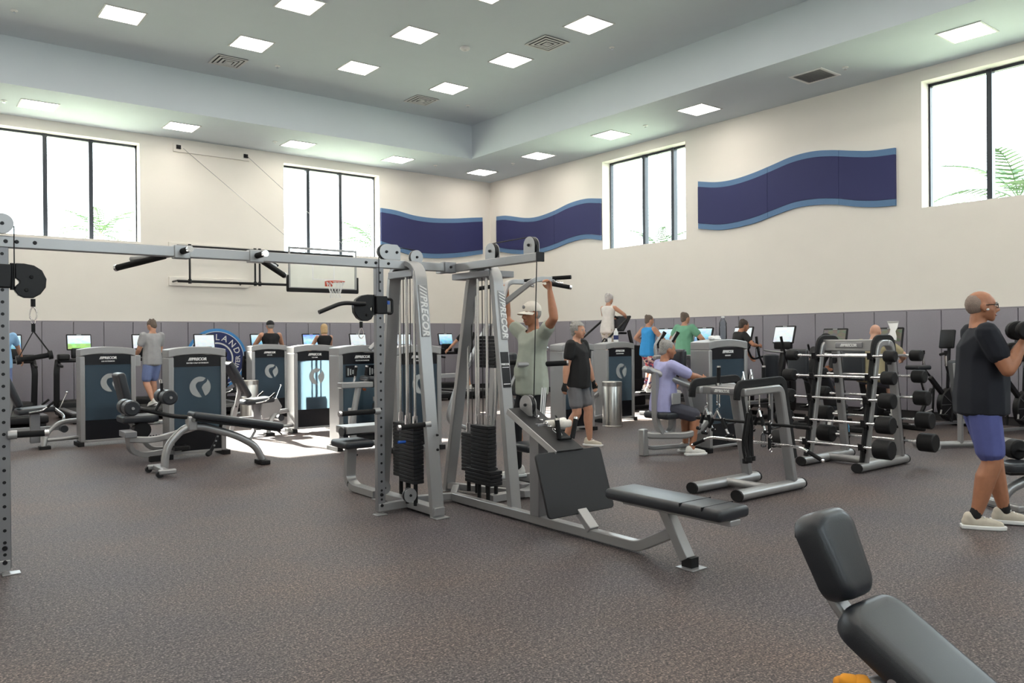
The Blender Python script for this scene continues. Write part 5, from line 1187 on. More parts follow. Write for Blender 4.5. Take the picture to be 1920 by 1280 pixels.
for x in (5.42, 6.92, 7.03): q().cyl((x, 18.70, 3.60), (x, 18.70, 2.81), .022, 10).obj('vertical_pipe', 'black', bk)
for x in (5.42, 6.92, 7.03):
    for z in (3.60, 2.81): q().cyl((x, 18.70, z-.05), (x, 18.70, z+.05), .036, 12).obj('pipe_clamp', 'black', bk)
for z in (3.62, 2.83):
    q().bb((5.08, YL-.05, z-.10), (6.90, YL-.001, z+.10)).obj('mounting_board', 'wall', bk, bev=.004); q().cyl((5.16, YL-.05, z-.01), (5.16, 18.70, z-.01), .02, 10).obj('hinge_arm', 'black', bk); q().cyl((6.70, YL-.05, z-.03), (6.60, 18.72, z-.01), .02, 10).obj('hinge_arm', 'black', bk)
q().rect([(6.92, 18.66, 3.55), (7.45, 18.6, 3.25)], .05, .05).obj('brace', 'black', bk, bev=.01)
cb = thing('cable_board', 'white board high on the wall with two black brackets and support cables', 'mounting board', (6.05, YL, 5.9)); q = lambda: wb(cb)
q().bb((5.20, YL-.05, 5.80), (6.95, YL-.001, 5.99)).obj('board', 'wall', cb, bev=.004)
for x in (5.31, 6.86): q().bb((x-.05, YL-.075, 5.86), (x+.05, YL-.05, 5.95)).obj('bracket_plate', 'black', cb); q().bar((x-.03, YL-.08, 5.94), (x+.03, YL-.12, 5.86), .03, .03).obj('bracket_arm', 'black', cb)
for x0, x1, z1 in ((5.40, 8.0, 3.72), (6.90, 9.35, 3.74)): q().tube([(x0, YL-.10, 5.88), (x1, 18.62, z1)], .006, 6).obj('support_cable', 'silver', cb)
# ================================================================ PEOPLE
mat('skin_tan', (.38, .165, .09), .5, noise=.08, nscale=25); mat('skin', (.50, .26, .17), .5, noise=.08, nscale=25); mat('skin_fair', (.56, .31, .22), .5, noise=.06, nscale=25)
mat('hair_grey', (.27, .26, .25), .8, noise=.35, nscale=90, bump=.6); mat('hair_dark', (.05, .035, .028), .7, noise=.3, nscale=90, bump=.6); mat('hair_brown', (.13, .10, .08), .8, noise=.3, nscale=90, bump=.6)
mat('hair_blonde', (.55, .38, .20), .7, noise=.25, nscale=60, bump=.6); mat('hair_white', (.46, .43, .42), .8, noise=.25, nscale=80, bump=.6); mat('stubble', (.25, .19, .16), .8, noise=.2, nscale=120)
mat('eye', (.02, .015, .012), .2, noise=.05); mat('eye_white', (.7, .68, .66), .3, noise=.02); mat('lip', (.33, .10, .08), .5, noise=.05); mat('teeth', (.8, .78, .72), .3, noise=.02)
for nm, c in dict(shirt_navy=(.006, .008, .015), shorts_blue=(.085, .10, .29), shirt_sage=(.36, .39, .33), pants_black=(.006, .006, .008), shirt_black=(.008, .008, .009), shorts_grey=(.15, .15, .16),
                  shirt_grey=(.33, .33, .34), shorts_sky=(.17, .22, .42), tank_black=(.006, .006, .008), shirt_lav=(.36, .36, .60), shorts_dark=(.055, .055, .075), tank_white=(.66, .63, .60), tank_blue=(.03, .27, .62),
                  shirt_green=(.15, .36, .24), shirt_olive=(.33, .28, .17), sock_black=(.01, .01, .011), shoe_cream=(.55, .50, .42), shoe_white=(.70, .69, .66), glove=(.010, .010, .011), cap_white=(.72, .67, .60), cap_black=(.012, .012, .014), shirt_sky=(.25, .45, .70)).items():
    mat(nm, c, .85, noise=.07, nscale=14, bump=.35)
def patterned(name, base, spots, scale):
    m = mat(name, base, .85); nt = m.node_tree; tc = nt.nodes.new('ShaderNodeTexCoord'); v = nt.nodes.new('ShaderNodeTexVoronoi'); v.inputs['Scale'].default_value = scale
    nt.links.new(tc.outputs['Object'], v.inputs['Vector']); r = nt.nodes.new('ShaderNodeValToRGB'); e = r.color_ramp.elements; r.color_ramp.interpolation = 'CONSTANT'
    while len(e) < len(spots): e.new(.5)
    for k, c in enumerate(spots): e[k].position = k/len(spots); e[k].color = (*c, 1)
    nt.links.new(v.outputs['Color'], r.inputs[0]); nt.links.new(r.outputs[0], nt.nodes['Principled BSDF'].inputs['Base Color'])
patterned('leggings_print', (.3, .2, .2), [(.45, .30, .28), (.06, .05, .12), (.55, .10, .14), (.60, .50, .42), (.12, .03, .06)], 26)
patterned('camo_print', (.5, .45, .4), [(.60, .55, .50), (.42, .36, .28), (.66, .62, .60), (.30, .27, .23)], 14)

def ik(a, b, l1, l2, hint):
    a = V(a); b = V(b); d = b-a; L = min(d.length, (l1+l2)*.999); d.normalize(); b = a+d*L
    x = (l1*l1-l2*l2+L*L)/(2*L); h = math.sqrt(max(l1*l1-x*x, 0)); n = V(hint)-d*V(hint).dot(d)
    n = n.normalized() if n.length > 1e-6 else V((0, 0, 1)); return a+d*x+n*h, b
class Blob:
    """convex hulls of balls, fused by a voxel remesh into one continuous surface"""
    def __init__(s): s.m = MB()
    def hull(s, *balls, n=10):
        bm = bmesh.new()
        for b in balls:
            t = MB().ball(b[0], b[1], n, b[2] if len(b) > 2 else None)
            for p in t.v: bm.verts.new(p)
        r = bmesh.ops.convex_hull(bm, input=bm.verts); bmesh.ops.delete(bm, geom=[v for v in bm.verts if not v.link_faces], context='VERTS')
        bm.verts.index_update(); s.m.add([v.co.copy() for v in bm.verts], [[v.index for v in f.verts] for f in bm.faces]); bm.free(); return s
    def chain(s, *balls):
        for a, b in zip(balls, balls[1:]): s.hull(a, b)
        return s
    def make(s, name, m, parent, voxel=.011, smooth=4):
        me = s.m.mesh(name, False); t = bpy.data.objects.new('t', me); COL.objects.link(t)
        r = t.modifiers.new('r', 'REMESH'); r.mode = 'VOXEL'; r.voxel_size = voxel
        k = t.modifiers.new('s', 'SMOOTH'); k.iterations = smooth; k.factor = .5
        out = bpy.data.meshes.new_from_object(t.evaluated_get(bpy.context.evaluated_depsgraph_get())); bpy.data.objects.remove(t); bpy.data.meshes.remove(me)
        out.shade_smooth(); o = bpy.data.objects.new(name, out); COL.objects.link(o); o.parent = parent; out.materials.clear(); out.materials.append(MAT[m]); return o

def person(label, loc, facing, h=1.78, skin='skin', top=None, bottom=None, hair=None, pelvis=(0, 0, .95), lean=0, feet=None, hands=None, elbow=None, knee=None, head=(0, 0), twist=0,
           belly=0, sleeve=.55, short=.75, shoes='shoe_white', socks=None, gloves=False, face=False, grip=None, bald=False, cap=None, glasses=False, longhair=False, tank=False, female=False, voxel=.012, stripes=False, z0=0, bulk=0, hv=1.0):
    """local frame: +y forward, +x the person's right side, z up"""
    s = h/1.78; P = thing('person', label, 'person', (loc[0], loc[1], z0), math.atan2(facing[1], facing[0])-PI/2)
    sv = lambda t: V(t)*s
    pel = sv(pelvis); RL = Matrix.Rotation(-lean, 3, 'X') @ Matrix.Rotation(twist, 3, 'Z')
    up = lambda x, y, z: pel + RL @ sv((x, y, z))          # point on the leaning trunk, measured from the pelvis
    sh = .175 if female else .195; hw = .15 if female else .145
    SH = {1: up(sh, 0, .50), -1: up(-sh, 0, .50)}; NK = up(0, -.01, .555); HC = up(0, .02, .70)
    HR = RL @ Matrix.Rotation(head[0], 3, 'Z') @ Matrix.Rotation(head[1], 3, 'X'); hp = lambda x, y, z: HC + HR @ sv((x, y, z))
    feet = feet or [(.11, 0, 0), (-.11, 0, 0)]; hands = hands or [(.26, .04, .80), (-.26, .04, .80)]
    knee = knee or [(.1, 1, 0), (-.1, 1, 0)]; elbow = elbow or [(.5, -1, -.3), (-.5, -1, -.3)]
    B = Blob()
    def trunk(b, c):
        R = RL; e = lambda q, r: (q, tuple(x*s+c for x in r), R)
        pe = e(up(0, 0, 0), (hw+bulk*.3, .105+bulk*.5, .10)); wa = e(up(0, .005, .19), ((.125 if female else .14)+bulk*.5, .095+belly*.4+bulk, .10)); chs = e(up(0, .01, .36), ((.145 if female else .16)+bulk*.4, .11+bulk, .12))
        b.hull(pe, wa); b.hull(wa, chs)
        b.hull(chs, e(up(sh-.04, 0, .475), (.055, .055, .05)), e(up(-sh+.04, 0, .475), (.055, .055, .05)), e(up(0, -.01, .50), (.08, .065, .05)))
        if belly: b.hull(e(up(0, .05+belly, .12), (.115, .07, .11)), wa)
        if female: b.hull(e(up(.06, .075, .34), (.06, .055, .06)), e(up(-.06, .075, .34), (.06, .055, .06)))
    trunk(B, 0)
    # legs
    LEG = []
    for i, sd in enumerate((1, -1)):
        hip = pel + sv((sd*.088, 0, -.03)); f = sv(feet[i][:3]); yaw = feet[i][3] if len(feet[i]) > 3 else 0
        an = f + sv((0, 0, .085)); kn, an = ik(hip, an, .435*s, .425*s, knee[i])
        f = an - sv((0, 0, .085)); FD = Matrix.Rotation(-yaw, 3, 'Z') @ V((0, 1, 0)); pitch = feet[i][4] if len(feet[i]) > 4 else 0
        FR_ = Matrix.Rotation(-yaw, 3, 'Z') @ Matrix.Rotation(-pitch, 3, 'X'); fp = lambda x, y, z, an=an, FR_=FR_: an + FR_ @ sv((x, y, z-.085))
        LEG.append((hip, kn, an, fp))
        calf = kn.lerp(an, .28) + (RL @ V((0, -.012*s, 0)))
        lb_ = 1+bulk*5; B.hull((hip, .088*s*lb_), (kn, .057*s*lb_)); B.hull((kn, .057*s*lb_), (calf, .060*s*lb_)); B.hull((calf, .060*s*lb_), (kn.lerp(an, .75), .042*s*lb_)); B.hull((kn.lerp(an, .75), .042*s*lb_), (an, .037*s))
        B.hull((fp(0, -.045, .04), .035*s), (fp(0, .06, .045), .035*s), (fp(0, .15, .028), .026*s))
    # arms and hands
    ARM = []
    for i, sd in enumerate((1, -1)):
        a = SH[sd]; w = sv(hands[i][:3]); el, w = ik(a, w, .295*s, .26*s, RL @ V(elbow[i])); ARM.append((a, el, w))
        ab = 1+bulk*6; B.hull((a, .056*s*ab), (a.lerp(el, .45), .050*s*ab)); B.hull((a.lerp(el, .45), .050*s*ab), (el, .041*s*ab)); B.hull((el, .041*s*ab), (el.lerp(w, .3), .043*s*ab)); B.hull((el.lerp(w, .3), .043*s*ab), (w, .028*s*(1+bulk*2)))
        d = (w-el).normalized(); g = grip[i] if grip else None
        pn = V(g['palm']) if g else (V((-sd, 0, 0))); pn = (pn-d*pn.dot(d)).normalized(); sd_v = d.cross(pn).normalized()
        if g and g.get('thumb') is not None and sd_v.dot(V(g['thumb'])) < 0: sd_v = -sd_v
        if not g and sd_v.dot(V((0, 1, 0))) < 0: sd_v = -sd_v
        hand_dir = V(g['dir']).normalized() if g and 'dir' in g else d
        pn = (pn-hand_dir*pn.dot(hand_dir)).normalized(); sd_v = (sd_v-hand_dir*sd_v.dot(hand_dir)).normalized()
        kn_ = [w + hand_dir*.082*s + sd_v*(.030-.020*j)*s for j in range(4)]
        B.hull((w, .024*s), (kn_[0], .0135*s), (kn_[3], .0125*s)); cu = g['curl'] if g else .45
        for j, k0 in enumerate(kn_):
            p = k0; ang = cu*.7; Ls = [.040, .027, .022] if j in (1, 2) else ([.037, .024, .020] if j == 0 else [.030, .020, .018])
            for L_ in Ls:
                q_ = p + (hand_dir*math.cos(ang)+pn*math.sin(ang))*L_*s; B.hull((p, .0098*s), (q_, .0088*s), n=8); p = q_; ang += cu
        t0 = w + hand_dir*.028*s + sd_v*.026*s; t1 = t0 + (hand_dir*.55+sd_v*.6+pn*.5).normalized()*.040*s; t2 = t1 + (hand_dir*.75+pn*.6).normalized()*.032*s
        B.hull((t0, .014*s), (t1, .0115*s), n=8); B.hull((t1, .0115*s), (t2, .0095*s), n=8)
        ARM[-1] += (hand_dir, pn, sd_v, kn_)
    # neck and head
    B.hull((NK, .062*s), (hp(0, -.025, -.05), .056*s)); B.hull((NK, .060*s), (up(.09, -.02, .50), .035*s), (up(-.09, -.02, .50), .035*s))
    E3 = lambda r: tuple(x*s for x in r)
    B.m.ball(hp(0, -.012, .028), E3((.077, .098, .094)), 16, HR)
    B.hull((hp(0, .048, .035), .047*s), (hp(.036, .042, -.018), .033*s), (hp(-.036, .042, -.018), .033*s), (hp(.045, .0, -.055), .022*s), (hp(-.045, .0, -.055), .022*s), (hp(0, .064, -.090), .023*s), (hp(0, .068, -.055), .025*s))
    B.hull((hp(0, .089, .012), .009*s), (hp(0, .112, -.026), .012*s), (hp(.013, .094, -.034), .009*s), (hp(-.013, .094, -.034), .009*s))
    B.hull((hp(.034, .076, .026), .014*s), (hp(-.034, .076, .026), .014*s))
    for sd in (1, -1): B.m.ball(hp(sd*.080, -.004, -.008), E3((.010, .022, .033)), 10, HR)
    body = B.make('body', skin, P, voxel)
    # ---- clothes
    if top:
        C = Blob(); trunk(C, .016); hx = .088+max(.093*(1+bulk), .088*(1+bulk*5)+.010)+.012; hy = max(.136+belly*.35+bulk, hx-.06)
        C.hull((up(0, belly*.25, -.085), E3((hx, hy, .05)), RL), (up(0, belly*.2, .01), E3((hx+.004, hy, .05)), RL), (up(0, .005+belly*.3, .14), E3((.156+bulk*.5, .118+belly*.6+bulk, .08)), RL), (up(0, .012, .34), E3(((.164 if not female else .148)+bulk*.4, .124+bulk, .10)), RL))
        for i, sd in enumerate((1, -1)):
            a, el = ARM[i][0], ARM[i][1]
            if not tank:
                ab = 1+bulk*4.5; C.hull((a+V((0, 0, .002)), .070*s*ab), (a.lerp(el, sleeve*.6), .070*s*ab), (a.lerp(el, sleeve), .067*s*ab)); C.hull((a, .068*s), (up(sd*(sh-.075), 0, .40), .085*s), (up(sd*(sh-.09), 0, .48), .06*s))
            else: C.hull((up(sd*(sh-.055), 0, .50), .045*s), (up(sd*(sh-.06), 0, .40), .06*s))
        so = C.make('shirt', top, P, voxel*1.05, 5)
        # open the neck
        bm = bmesh.new(); bm.from_mesh(so.data); dead = [v for v in bm.verts if (v.co-up(0, .015, .575)).length < .078*s]; bmesh.ops.delete(bm, geom=dead, context='VERTS'); bm.to_mesh(so.data); bm.free()
    if bottom:
        C = Blob(); C.hull((up(0, 0, .06), E3((hw+.012, .112, .05)), RL), (pel+sv((0, 0, -.06)), E3((hw+.02, .115, .07))))
        for i, (hip, kn, an, fp) in enumerate(LEG):
            if short <= 1: e = hip.lerp(kn, short); C.hull((hip, max(.093*(1+bulk), .088*(1+bulk*5)+.010)*s), (e, max(.094*(1+bulk*2.2), (.088-.031*short)*(1+bulk*5)+.018)*s)); C.hull((hip+V((0, 0, -.02)), .1*s), (pel+sv((0, 0, -.03)), .1*s))
            else: C.hull((hip, .104*s), (kn, .070*s)); C.hull((hip, .1*s), (pel+sv((0, 0, -.03)), .1*s)); C.hull((kn, .070*s), (kn.lerp(an, .3), .069*s)); C.hull((kn.lerp(an, .3), .069*s), (kn.lerp(an, short-1), .054*s))
        po = C.make('shorts' if short <= 1 else 'trousers', bottom, P, voxel*1.05, 5)
        if stripes:
            for i, (hip, kn, an, fp) in enumerate(LEG):
                sd = (1, -1)[i]
                for k in (-1, 0, 1):
                    m = MB(); n = 14; vs = []
                    for j in range(n+1):
                        t = j/n; c0 = hip.lerp(kn, t*2) if t < .5 else kn.lerp(an, (t-.5)*2); r = (.112-.034*t*2 if t < .5 else .078-.018*(t-.5)*2)*s
                        for e in (-.006, .006): a_ = (k*.022+e)/r; vs.append(c0+V((sd*r*math.cos(a_), r*math.sin(a_), 0)))
                        for e in (-.006, .006): a_ = (k*.022+e)/r; vs.append(c0+V((sd*(r-.012)*math.cos(a_), (r-.012)*math.sin(a_), 0)))
                    fs = []
                    for j in range(n): q_ = j*4; fs += [(q_, q_+1, q_+5, q_+4), (q_+2, q_+6, q_+7, q_+3), (q_, q_+4, q_+6, q_+2), (q_+1, q_+3, q_+7, q_+5)]
                    fs += [(0, 2, 3, 1), (n*4, n*4+1, n*4+3, n*4+2)]
                    m.add(vs, fs).obj('stripe', 'white_print', po)
    for hip, kn, an, fp in LEG:
        C = Blob(); C.hull((fp(0, -.052, .05), .042*s), (fp(0, .055, .052), .042*s), (fp(0, .165, .034), .030*s)); C.hull((fp(0, -.04, .085), .043*s), (fp(0, -.02, .05), .045*s)); so = C.make('shoe', shoes, P, .010, 3)
        C = MB(); pts = [(-.038, -.095), (.038, -.095), (.05, .06), (.045, .15), (.018, .205), (-.018, .205), (-.045, .15), (-.05, .06)]
        vs = [fp(x, y, 0) for x, y in pts]+[fp(x*1.04, y*1.02, .030) for x, y in pts]; k = len(pts)
        C.add(vs, [tuple(range(k))[::-1], tuple(range(k, 2*k))]+[(i, (i+1) % k, k+(i+1) % k, k+i) for i in range(k)]).obj('sole', 'white', so, bev=.006*s)
        if face:
            for kk in range(4): MB().tube([fp(-.025, .035+.022*kk, .098-.011*kk), fp(0, .042+.022*kk, .103-.011*kk), fp(.025, .035+.022*kk, .098-.011*kk)], .0035*s, 5).obj('lace', 'white', so)
        if socks: C = Blob(); C.hull((fp(0, 0, .10), .044*s), (an.lerp(kn, .16), .045*s)); C.make('sock', socks, P, .010, 3)
    if gloves:
        for a, el, w, hd_, pn, sv_, kn_ in ARM:
            C = Blob(); C.hull((w-hd_*.02*s, .031*s), (w+hd_*.01*s, .030*s)); C.hull((w+hd_*.005*s, .030*s), (kn_[0], .0205*s), (kn_[3], .0195*s))
            for j, k0 in enumerate(kn_): C.hull((k0, .0155*s), (k0+(hd_*math.cos(grip[ARM.index((a, el, w, hd_, pn, sv_, kn_))]['curl']*.7 if grip else .3)+pn*math.sin(grip[ARM.index((a, el, w, hd_, pn, sv_, kn_))]['curl']*.7 if grip else .3))*.022*s, .0135*s), n=8)
            C.make('glove', 'glove', P, .007, 2)
    # ---- hair, cap, face
    if hair:
        C = Blob()
        if bald or cap: C.m.ball(hp(0, -.034, .022), E3((.0785, .0835, .088)), 16, HR)
        else: C.m.ball(hp(0, -.022, .040), E3((.085*hv, .101*hv, .093*hv)), 16, HR); C.hull((hp(0, -.055, -.03), .062*s*hv), (hp(0, -.04, .03), .075*s*hv))
        if longhair: C.hull((hp(0, -.03, .03), .088*s), (hp(0, -.045, -.06), .080*s), (hp(.05, -.02, -.10), .035*s), (hp(-.05, -.02, -.10), .035*s))
        elif not (bald or cap):
            for k in range(16):
                a = random.uniform(-2.6, -.5); b = random.uniform(.2, 1.3); C.m.ball(hp(.078*hv*math.cos(a)*math.cos(b*.6), -.022+.09*hv*math.sin(a)*math.cos(b*.6), .04+.085*hv*math.sin(b)), E3((.018*hv, .018*hv, .016*hv)), 8)
        ho = C.make('hair', hair, P, .008, 2)
        bm = bmesh.new(); bm.from_mesh(ho.data); inv = HR.transposed()
        dead = [v for v in bm.verts if (lambda l: (l.y > .038 and l.z < .075*s) or (l.y > .012*s and l.z < .0 and abs(l.x) < .1))(inv @ (v.co-HC)) and not longhair]
        bmesh.ops.delete(bm, geom=dead, context='VERTS'); bm.to_mesh(ho.data); bm.free()
    if cap:
        C = Blob(); C.m.ball(hp(0, -.012, .050), E3((.089, .108, .088)), 16, HR); co = C.make('cap', cap, P, .008, 2)
        bm = bmesh.new(); bm.from_mesh(co.data); inv = HR.transposed(); bmesh.ops.delete(bm, geom=[v for v in bm.verts if (inv @ (v.co-HC)).z < .028*s], context='VERTS'); bm.to_mesh(co.data); bm.free()
        m = MB(); n = 12; vs = []
        for t in (0, 1):
            for j in range(n+1):
                a = math.radians(20+140*j/n); x = math.cos(a); y = math.sin(a)
                for r0, r1 in ((.086, .1), (.092, .178)): vs.append(hp(r0*x, -.012+r1*y, .036-.006*t-.018*(r1 > .15)-.02*x*x))
        k = 2*(n+1); fs = []
        for j in range(n):
            q_ = 2*j; fs += [(q_, q_+1, q_+3, q_+2), (k+q_, k+q_+2, k+q_+3, k+q_+1), (q_+1, k+q_+1, k+q_+3, q_+3), (q_, q_+2, k+q_+2, k+q_)]
        fs += [(0, k, k+1, 1), (2*n, 2*n+1, k+2*n+1, k+2*n)]
        m.add(vs, fs).obj('brim', cap, co)
        if cap == 'cap_white': m = MB(); m.ball(hp(0, .092, .078), E3((.022, .008, .020)), 12, HR); m.obj('cap_emblem', 'silver_dark', co)
    if face:
        for sd in (1, -1):
            MB().ball(hp(sd*.031, .081, .006), E3((.014, .008, .008)), 10, HR).obj('eye', 'eye_white', P); MB().ball(hp(sd*.031, .0875, .006), E3((.006, .004, .006)), 8, HR).obj('pupil', 'eye', P)
            MB().tube([hp(sd*.014, .096, .024), hp(sd*.032, .094, .030), hp(sd*.050, .080, .024)], .004*s, 6).obj('eyebrow', 'hair_grey', P)
        MB().tube([hp(-.026, .080, -.062), hp(-.012, .092, -.066), hp(.012, .092, -.066), hp(.026, .080, -.062)], .005*s, 6).obj('mouth', 'lip', P)
    if glasses:
        g = MB()
        for sd in (1, -1):
            pts = [hp(sd*(.033+.024*math.cos(a)), .100-.006*abs(math.cos(a)), .004+.017*math.sin(a)) for a in [2*PI*i/14 for i in range(14)]]; g.tube(pts, .0028, 6, closed=True, up=tuple(HR @ V((0, 1, 0))))
            g.tube([hp(sd*.057, .094, .012), hp(sd*.080, .03, .014), hp(sd*.083, -.012, .008)], .0032, 6)
        g.tube([hp(-.010, .106, .008), hp(.010, .106, .008)], .0028, 6); go = g.obj('glasses', 'black', P)
        MB().ball(hp(.083, .018, -.022), (.009, .012, .009), 8).obj('earbud', 'white', P)
    return P

R_ = V((.787, -.617, 0)); F_ = V((.617, .787, 0))     # along the picture to the right, and away from the camera
def face_dir(a, b): d = R_*a+F_*b; return (d.x, d.y)
def to_world(loc, fd, p, h=1.78, z0=0):
    f = V((fd[0], fd[1], 0)).normalized(); r = V((f.y, -f.x, 0)); k = h/1.78
    return V((loc[0], loc[1], z0)) + r*p[0]*k + f*p[1]*k + V((0, 0, p[2]*k))
# 1 man with dumbbells
fd = face_dir(1, -.28); L1 = (6.575, 2.60); hr, hl_ = (.155, .25, 1.40), (-.15, .30, 1.24)
person('man in a black shirt and blue shorts curling two dumbbells at the right', L1, fd, 1.80, 'skin_tan', 'shirt_navy', 'shorts_blue', 'stubble', pelvis=(0, 0, .955), belly=.05, bulk=.045, bald=True, face=True, glasses=True,
       feet=[(.10, -.06, 0, .05), (-.12, .20, 0, .1)], hands=[hr, hl_], elbow=[(.15, .5, -1), (-.2, .5, -1)], short=.78, shoes='shoe_cream', socks='sock_black', gloves=True, sleeve=.55,
       grip=[dict(palm=(-.3, -1, .2), dir=(-.15, .30, .95), curl=1.0, thumb=(1, 0, 0)), dict(palm=(.3, -1, .2), dir=(.1, .35, .9), curl=1.0, thumb=(-1, 0, 0))], head=(-.02, .03), voxel=.0085)
ax = to_world((0, 0), fd, (1, .0, 0)); 
w_ = to_world(L1, fd, (hr[0]-.02, hr[1]-.005, hr[2]+.075), 1.80); dumbbell('black dumbbell held up in the near gloved hand', w_, ax, .14, .072, .085, 'dumbbells in the gloved hands')
w_ = to_world(L1, fd, (hl_[0]+.02, hl_[1]-.005, hl_[2]+.075), 1.80); dumbbell('black dumbbell held lower in the far gloved hand', w_, ax, .14, .072, .085, 'dumbbells in the gloved hands')
# 2 man in the cap at the chin station
person('man in a white cap and sage shirt reaching up to the chin station grips', (4.98, 6.02), face_dir(-.85, -.52), 1.72, 'skin_tan', 'shirt_sage', 'pants_black', 'hair_grey', belly=.07, bulk=.015, cap='cap_white', face=True, stripes=True, z0=.10,
       feet=[(.13, .12, 0, .1), (-.13, -.10, 0, -.1)], hands=[(.40, .06, 1.86), (-.40, .06, 1.86)], elbow=[(1, .1, -.3), (-1, .1, -.3)], short=1.92, head=(.1, -.05), sleeve=.45, voxel=.010, shoes='shoe_white',
       grip=[dict(palm=(0, 1, 0), dir=(0, .1, 1), curl=.95, thumb=(-1, 0, 0)), dict(palm=(0, 1, 0), dir=(0, .1, 1), curl=.95, thumb=(1, 0, 0))])
# 3 walking man
person('grey haired man in a black shirt and grey shorts walking past the shrouds', (7.36, 7.98), face_dir(.85, -.52), 1.68, 'skin', 'shirt_black', 'shorts_grey', 'hair_grey', belly=.06, bulk=.04, hv=1.14, face=True, gloves=True, lean=.03,
       feet=[(.09, -.14, .03, 0, .25), (-.09, .16, 0, 0)], hands=[(.27, -.06, .82), (-.27, .16, .84)], elbow=[(.4, -1, -.2), (-.4, -1, -.2)], short=.72, head=(-.1, .0), voxel=.010, shoes='shoe_cream')
# 4-7 left wall treadmills
person('man in a grey shirt and blue shorts looking down on a treadmill', (4.12, 16.72), (-.35, 1), 1.70, 'skin', 'shirt_grey', 'shorts_sky', 'hair_brown', belly=.04, bulk=.025, z0=.19, feet=[(.10, .10, 0), (-.10, -.16, .04, 0, .3)], hands=[(.24, .22, .95), (-.22, .26, 1.0)], short=.80, head=(.25, -.45), sleeve=.6)
person('man in a black tank top and dark cap with his back turned on a treadmill', (6.52, 16.75), (0.05, 1), 1.70, 'skin', 'tank_black', 'shorts_dark', 'hair_grey', tank=True, bulk=.03, cap='cap_black', z0=.19, hands=[(.36, .30, 1.02), (-.36, .30, 1.02)], elbow=[(1, -.6, 0), (-1, -.6, 0)], feet=[(.10, .12, 0), (-.10, -.14, 0)])
person('blonde woman seen from behind on a treadmill', (7.76, 16.75), (0, 1), 1.64, 'skin_fair', 'tank_black', 'shorts_dark', 'hair_blonde', tank=True, longhair=True, female=True, z0=.19, hands=[(.30, .34, 1.0), (-.30, .34, 1.0)], elbow=[(1, -.6, 0), (-1, -.6, 0)], feet=[(.08, .12, 0), (-.08, -.14, 0)])
person('person in dark clothes on the treadmill between the cable towers', (11.68, 16.72), (-.2, 1), 1.70, 'skin', 'shirt_black', 'shorts_dark', 'hair_dark', z0=.19, hands=[(.30, .34, 1.0), (-.42, .40, 1.0)], elbow=[(1, -.6, 0), (-1, -.6, 0)], feet=[(.08, .12, 0), (-.08, -.14, 0)], short=.8)
person('person in a light blue shirt just visible behind the left crossover post', (1.60, 16.75), (.1, 1), 1.70, 'skin', 'shirt_sky', 'shorts_sky', 'hair_grey', z0=.19, hands=[(.34, .30, 1.0), (-.34, .30, 1.0)], elbow=[(1, -.6, 0), (-1, -.6, 0)], feet=[(.08, .12, 0), (-.08, -.14, 0)], short=.8)
# 8 stair climber
person('grey haired woman in a white top and camouflage leggings high on the stair climber', (12.12, 12.16), (1, .12), 1.60, 'skin', 'tank_white', 'camo_print', 'hair_white', hv=1.12, tank=True, female=True, z0=.80, lean=.10, feet=[(.09, -.28, .30, 0, .6), (-.09, .04, 0)], hands=[(.20, .46, 1.22), (-.18, .46, 1.22)], elbow=[(1, -.3, -.3), (-1, -.3, -.3)], short=1.55, head=(-.15, -.1))
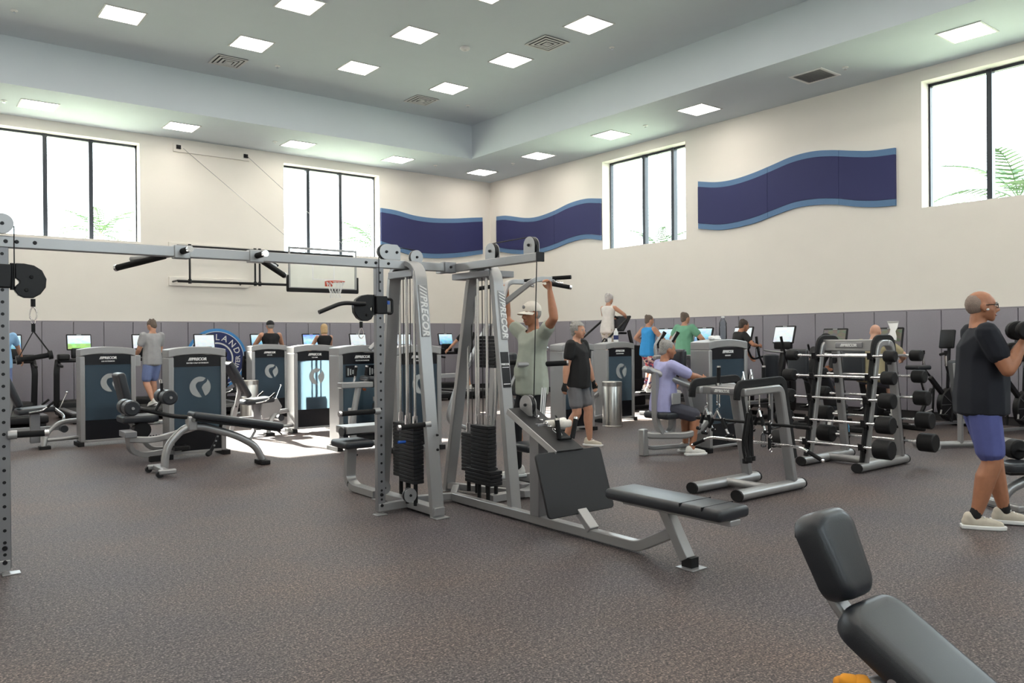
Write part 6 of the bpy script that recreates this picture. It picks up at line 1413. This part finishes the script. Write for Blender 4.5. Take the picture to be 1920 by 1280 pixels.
# 9-11 ellipticals
person('woman in a bright blue tank top and patterned leggings on an elliptical', (12.06, 10.97), (1, -.05), 1.58, 'skin', 'tank_blue', 'leggings_print', 'hair_brown', tank=True, female=True, z0=.34, bulk=.03, lean=.08, feet=[(.16, -.14, .03), (-.16, .10, .06)], hands=[(.26, .36, 1.10), (-.26, .20, 1.12)], elbow=[(1, -.4, -.4), (-1, -.4, -.4)], short=1.9, head=(-.35, -.05))
person('man in a green shirt seen from behind on an elliptical', (12.06, 10.03), (1, -.02), 1.62, 'skin', 'shirt_green', 'shorts_dark', 'hair_brown', z0=.32, lean=.05, belly=.03, bulk=.05, feet=[(.16, .12, .03), (-.16, -.12, .06)], hands=[(.28, .34, 1.12), (-.26, .25, 1.12)], elbow=[(1, -.5, -.4), (-1, -.5, -.4)], head=(-.2, -.02), short=.8)
person('woman with a headband leaning on her elliptical handles', (12.05, 8.92), (.9, -.45), 1.56, 'skin_tan', 'shirt_black', 'pants_black', 'hair_dark', female=True, z0=.26, lean=.38, feet=[(.12, -.18, .03), (-.14, .10, .06)], hands=[(.22, .50, 1.18), (-.20, .52, .95)], elbow=[(1, -.4, -.6), (-1, -.4, -.6)], head=(-.1, .1), short=1.9)
# 12-13 bikes
person('bald man in an olive shirt pedalling an exercise bike', (11.78, 6.20), (1, .1), 1.74, 'skin_fair', 'shirt_olive', 'shorts_dark', None, pelvis=(0, 0, .88), lean=.28, bulk=.06, belly=.04, feet=[(.20, .42, .24), (-.20, .30, .40)], hands=[(.30, .50, 1.12), (-.30, .50, 1.12)], elbow=[(1, -.3, -.4), (-1, -.3, -.4)], sleeve=.7, short=.85)
person('person in a dark cap riding the exercise bike behind the barbell rack', (11.80, 7.18), (1, -.25), 1.60, 'skin_tan', 'shirt_black', 'shorts_dark', 'hair_dark', pelvis=(0, 0, .93), lean=.48, cap='cap_black', feet=[(.20, .42, .24), (-.20, .30, .40)], hands=[(.26, .55, 1.05), (-.26, .55, 1.05)], elbow=[(1, -.3, -.4), (-1, -.3, -.4)], head=(0, .15))
# 14 seated man
person('grey haired man in a lavender shirt seated on the row machine', (7.60, 6.68), face_dir(.92, .22), 1.72, 'skin_tan', 'shirt_lav', 'shorts_dark', 'hair_grey', pelvis=(0, 0, .655), belly=.06, bulk=.02, lean=.10, feet=[(.16, .34, 0), (-.16, .40, 0)], hands=[(.10, .52, .98), (-.22, .42, .92)], elbow=[(1, -.2, -.3), (-1, -.4, -.4)], sleeve=.75, short=.9, head=(-.1, -.05), voxel=.010, shoes='shoe_white')
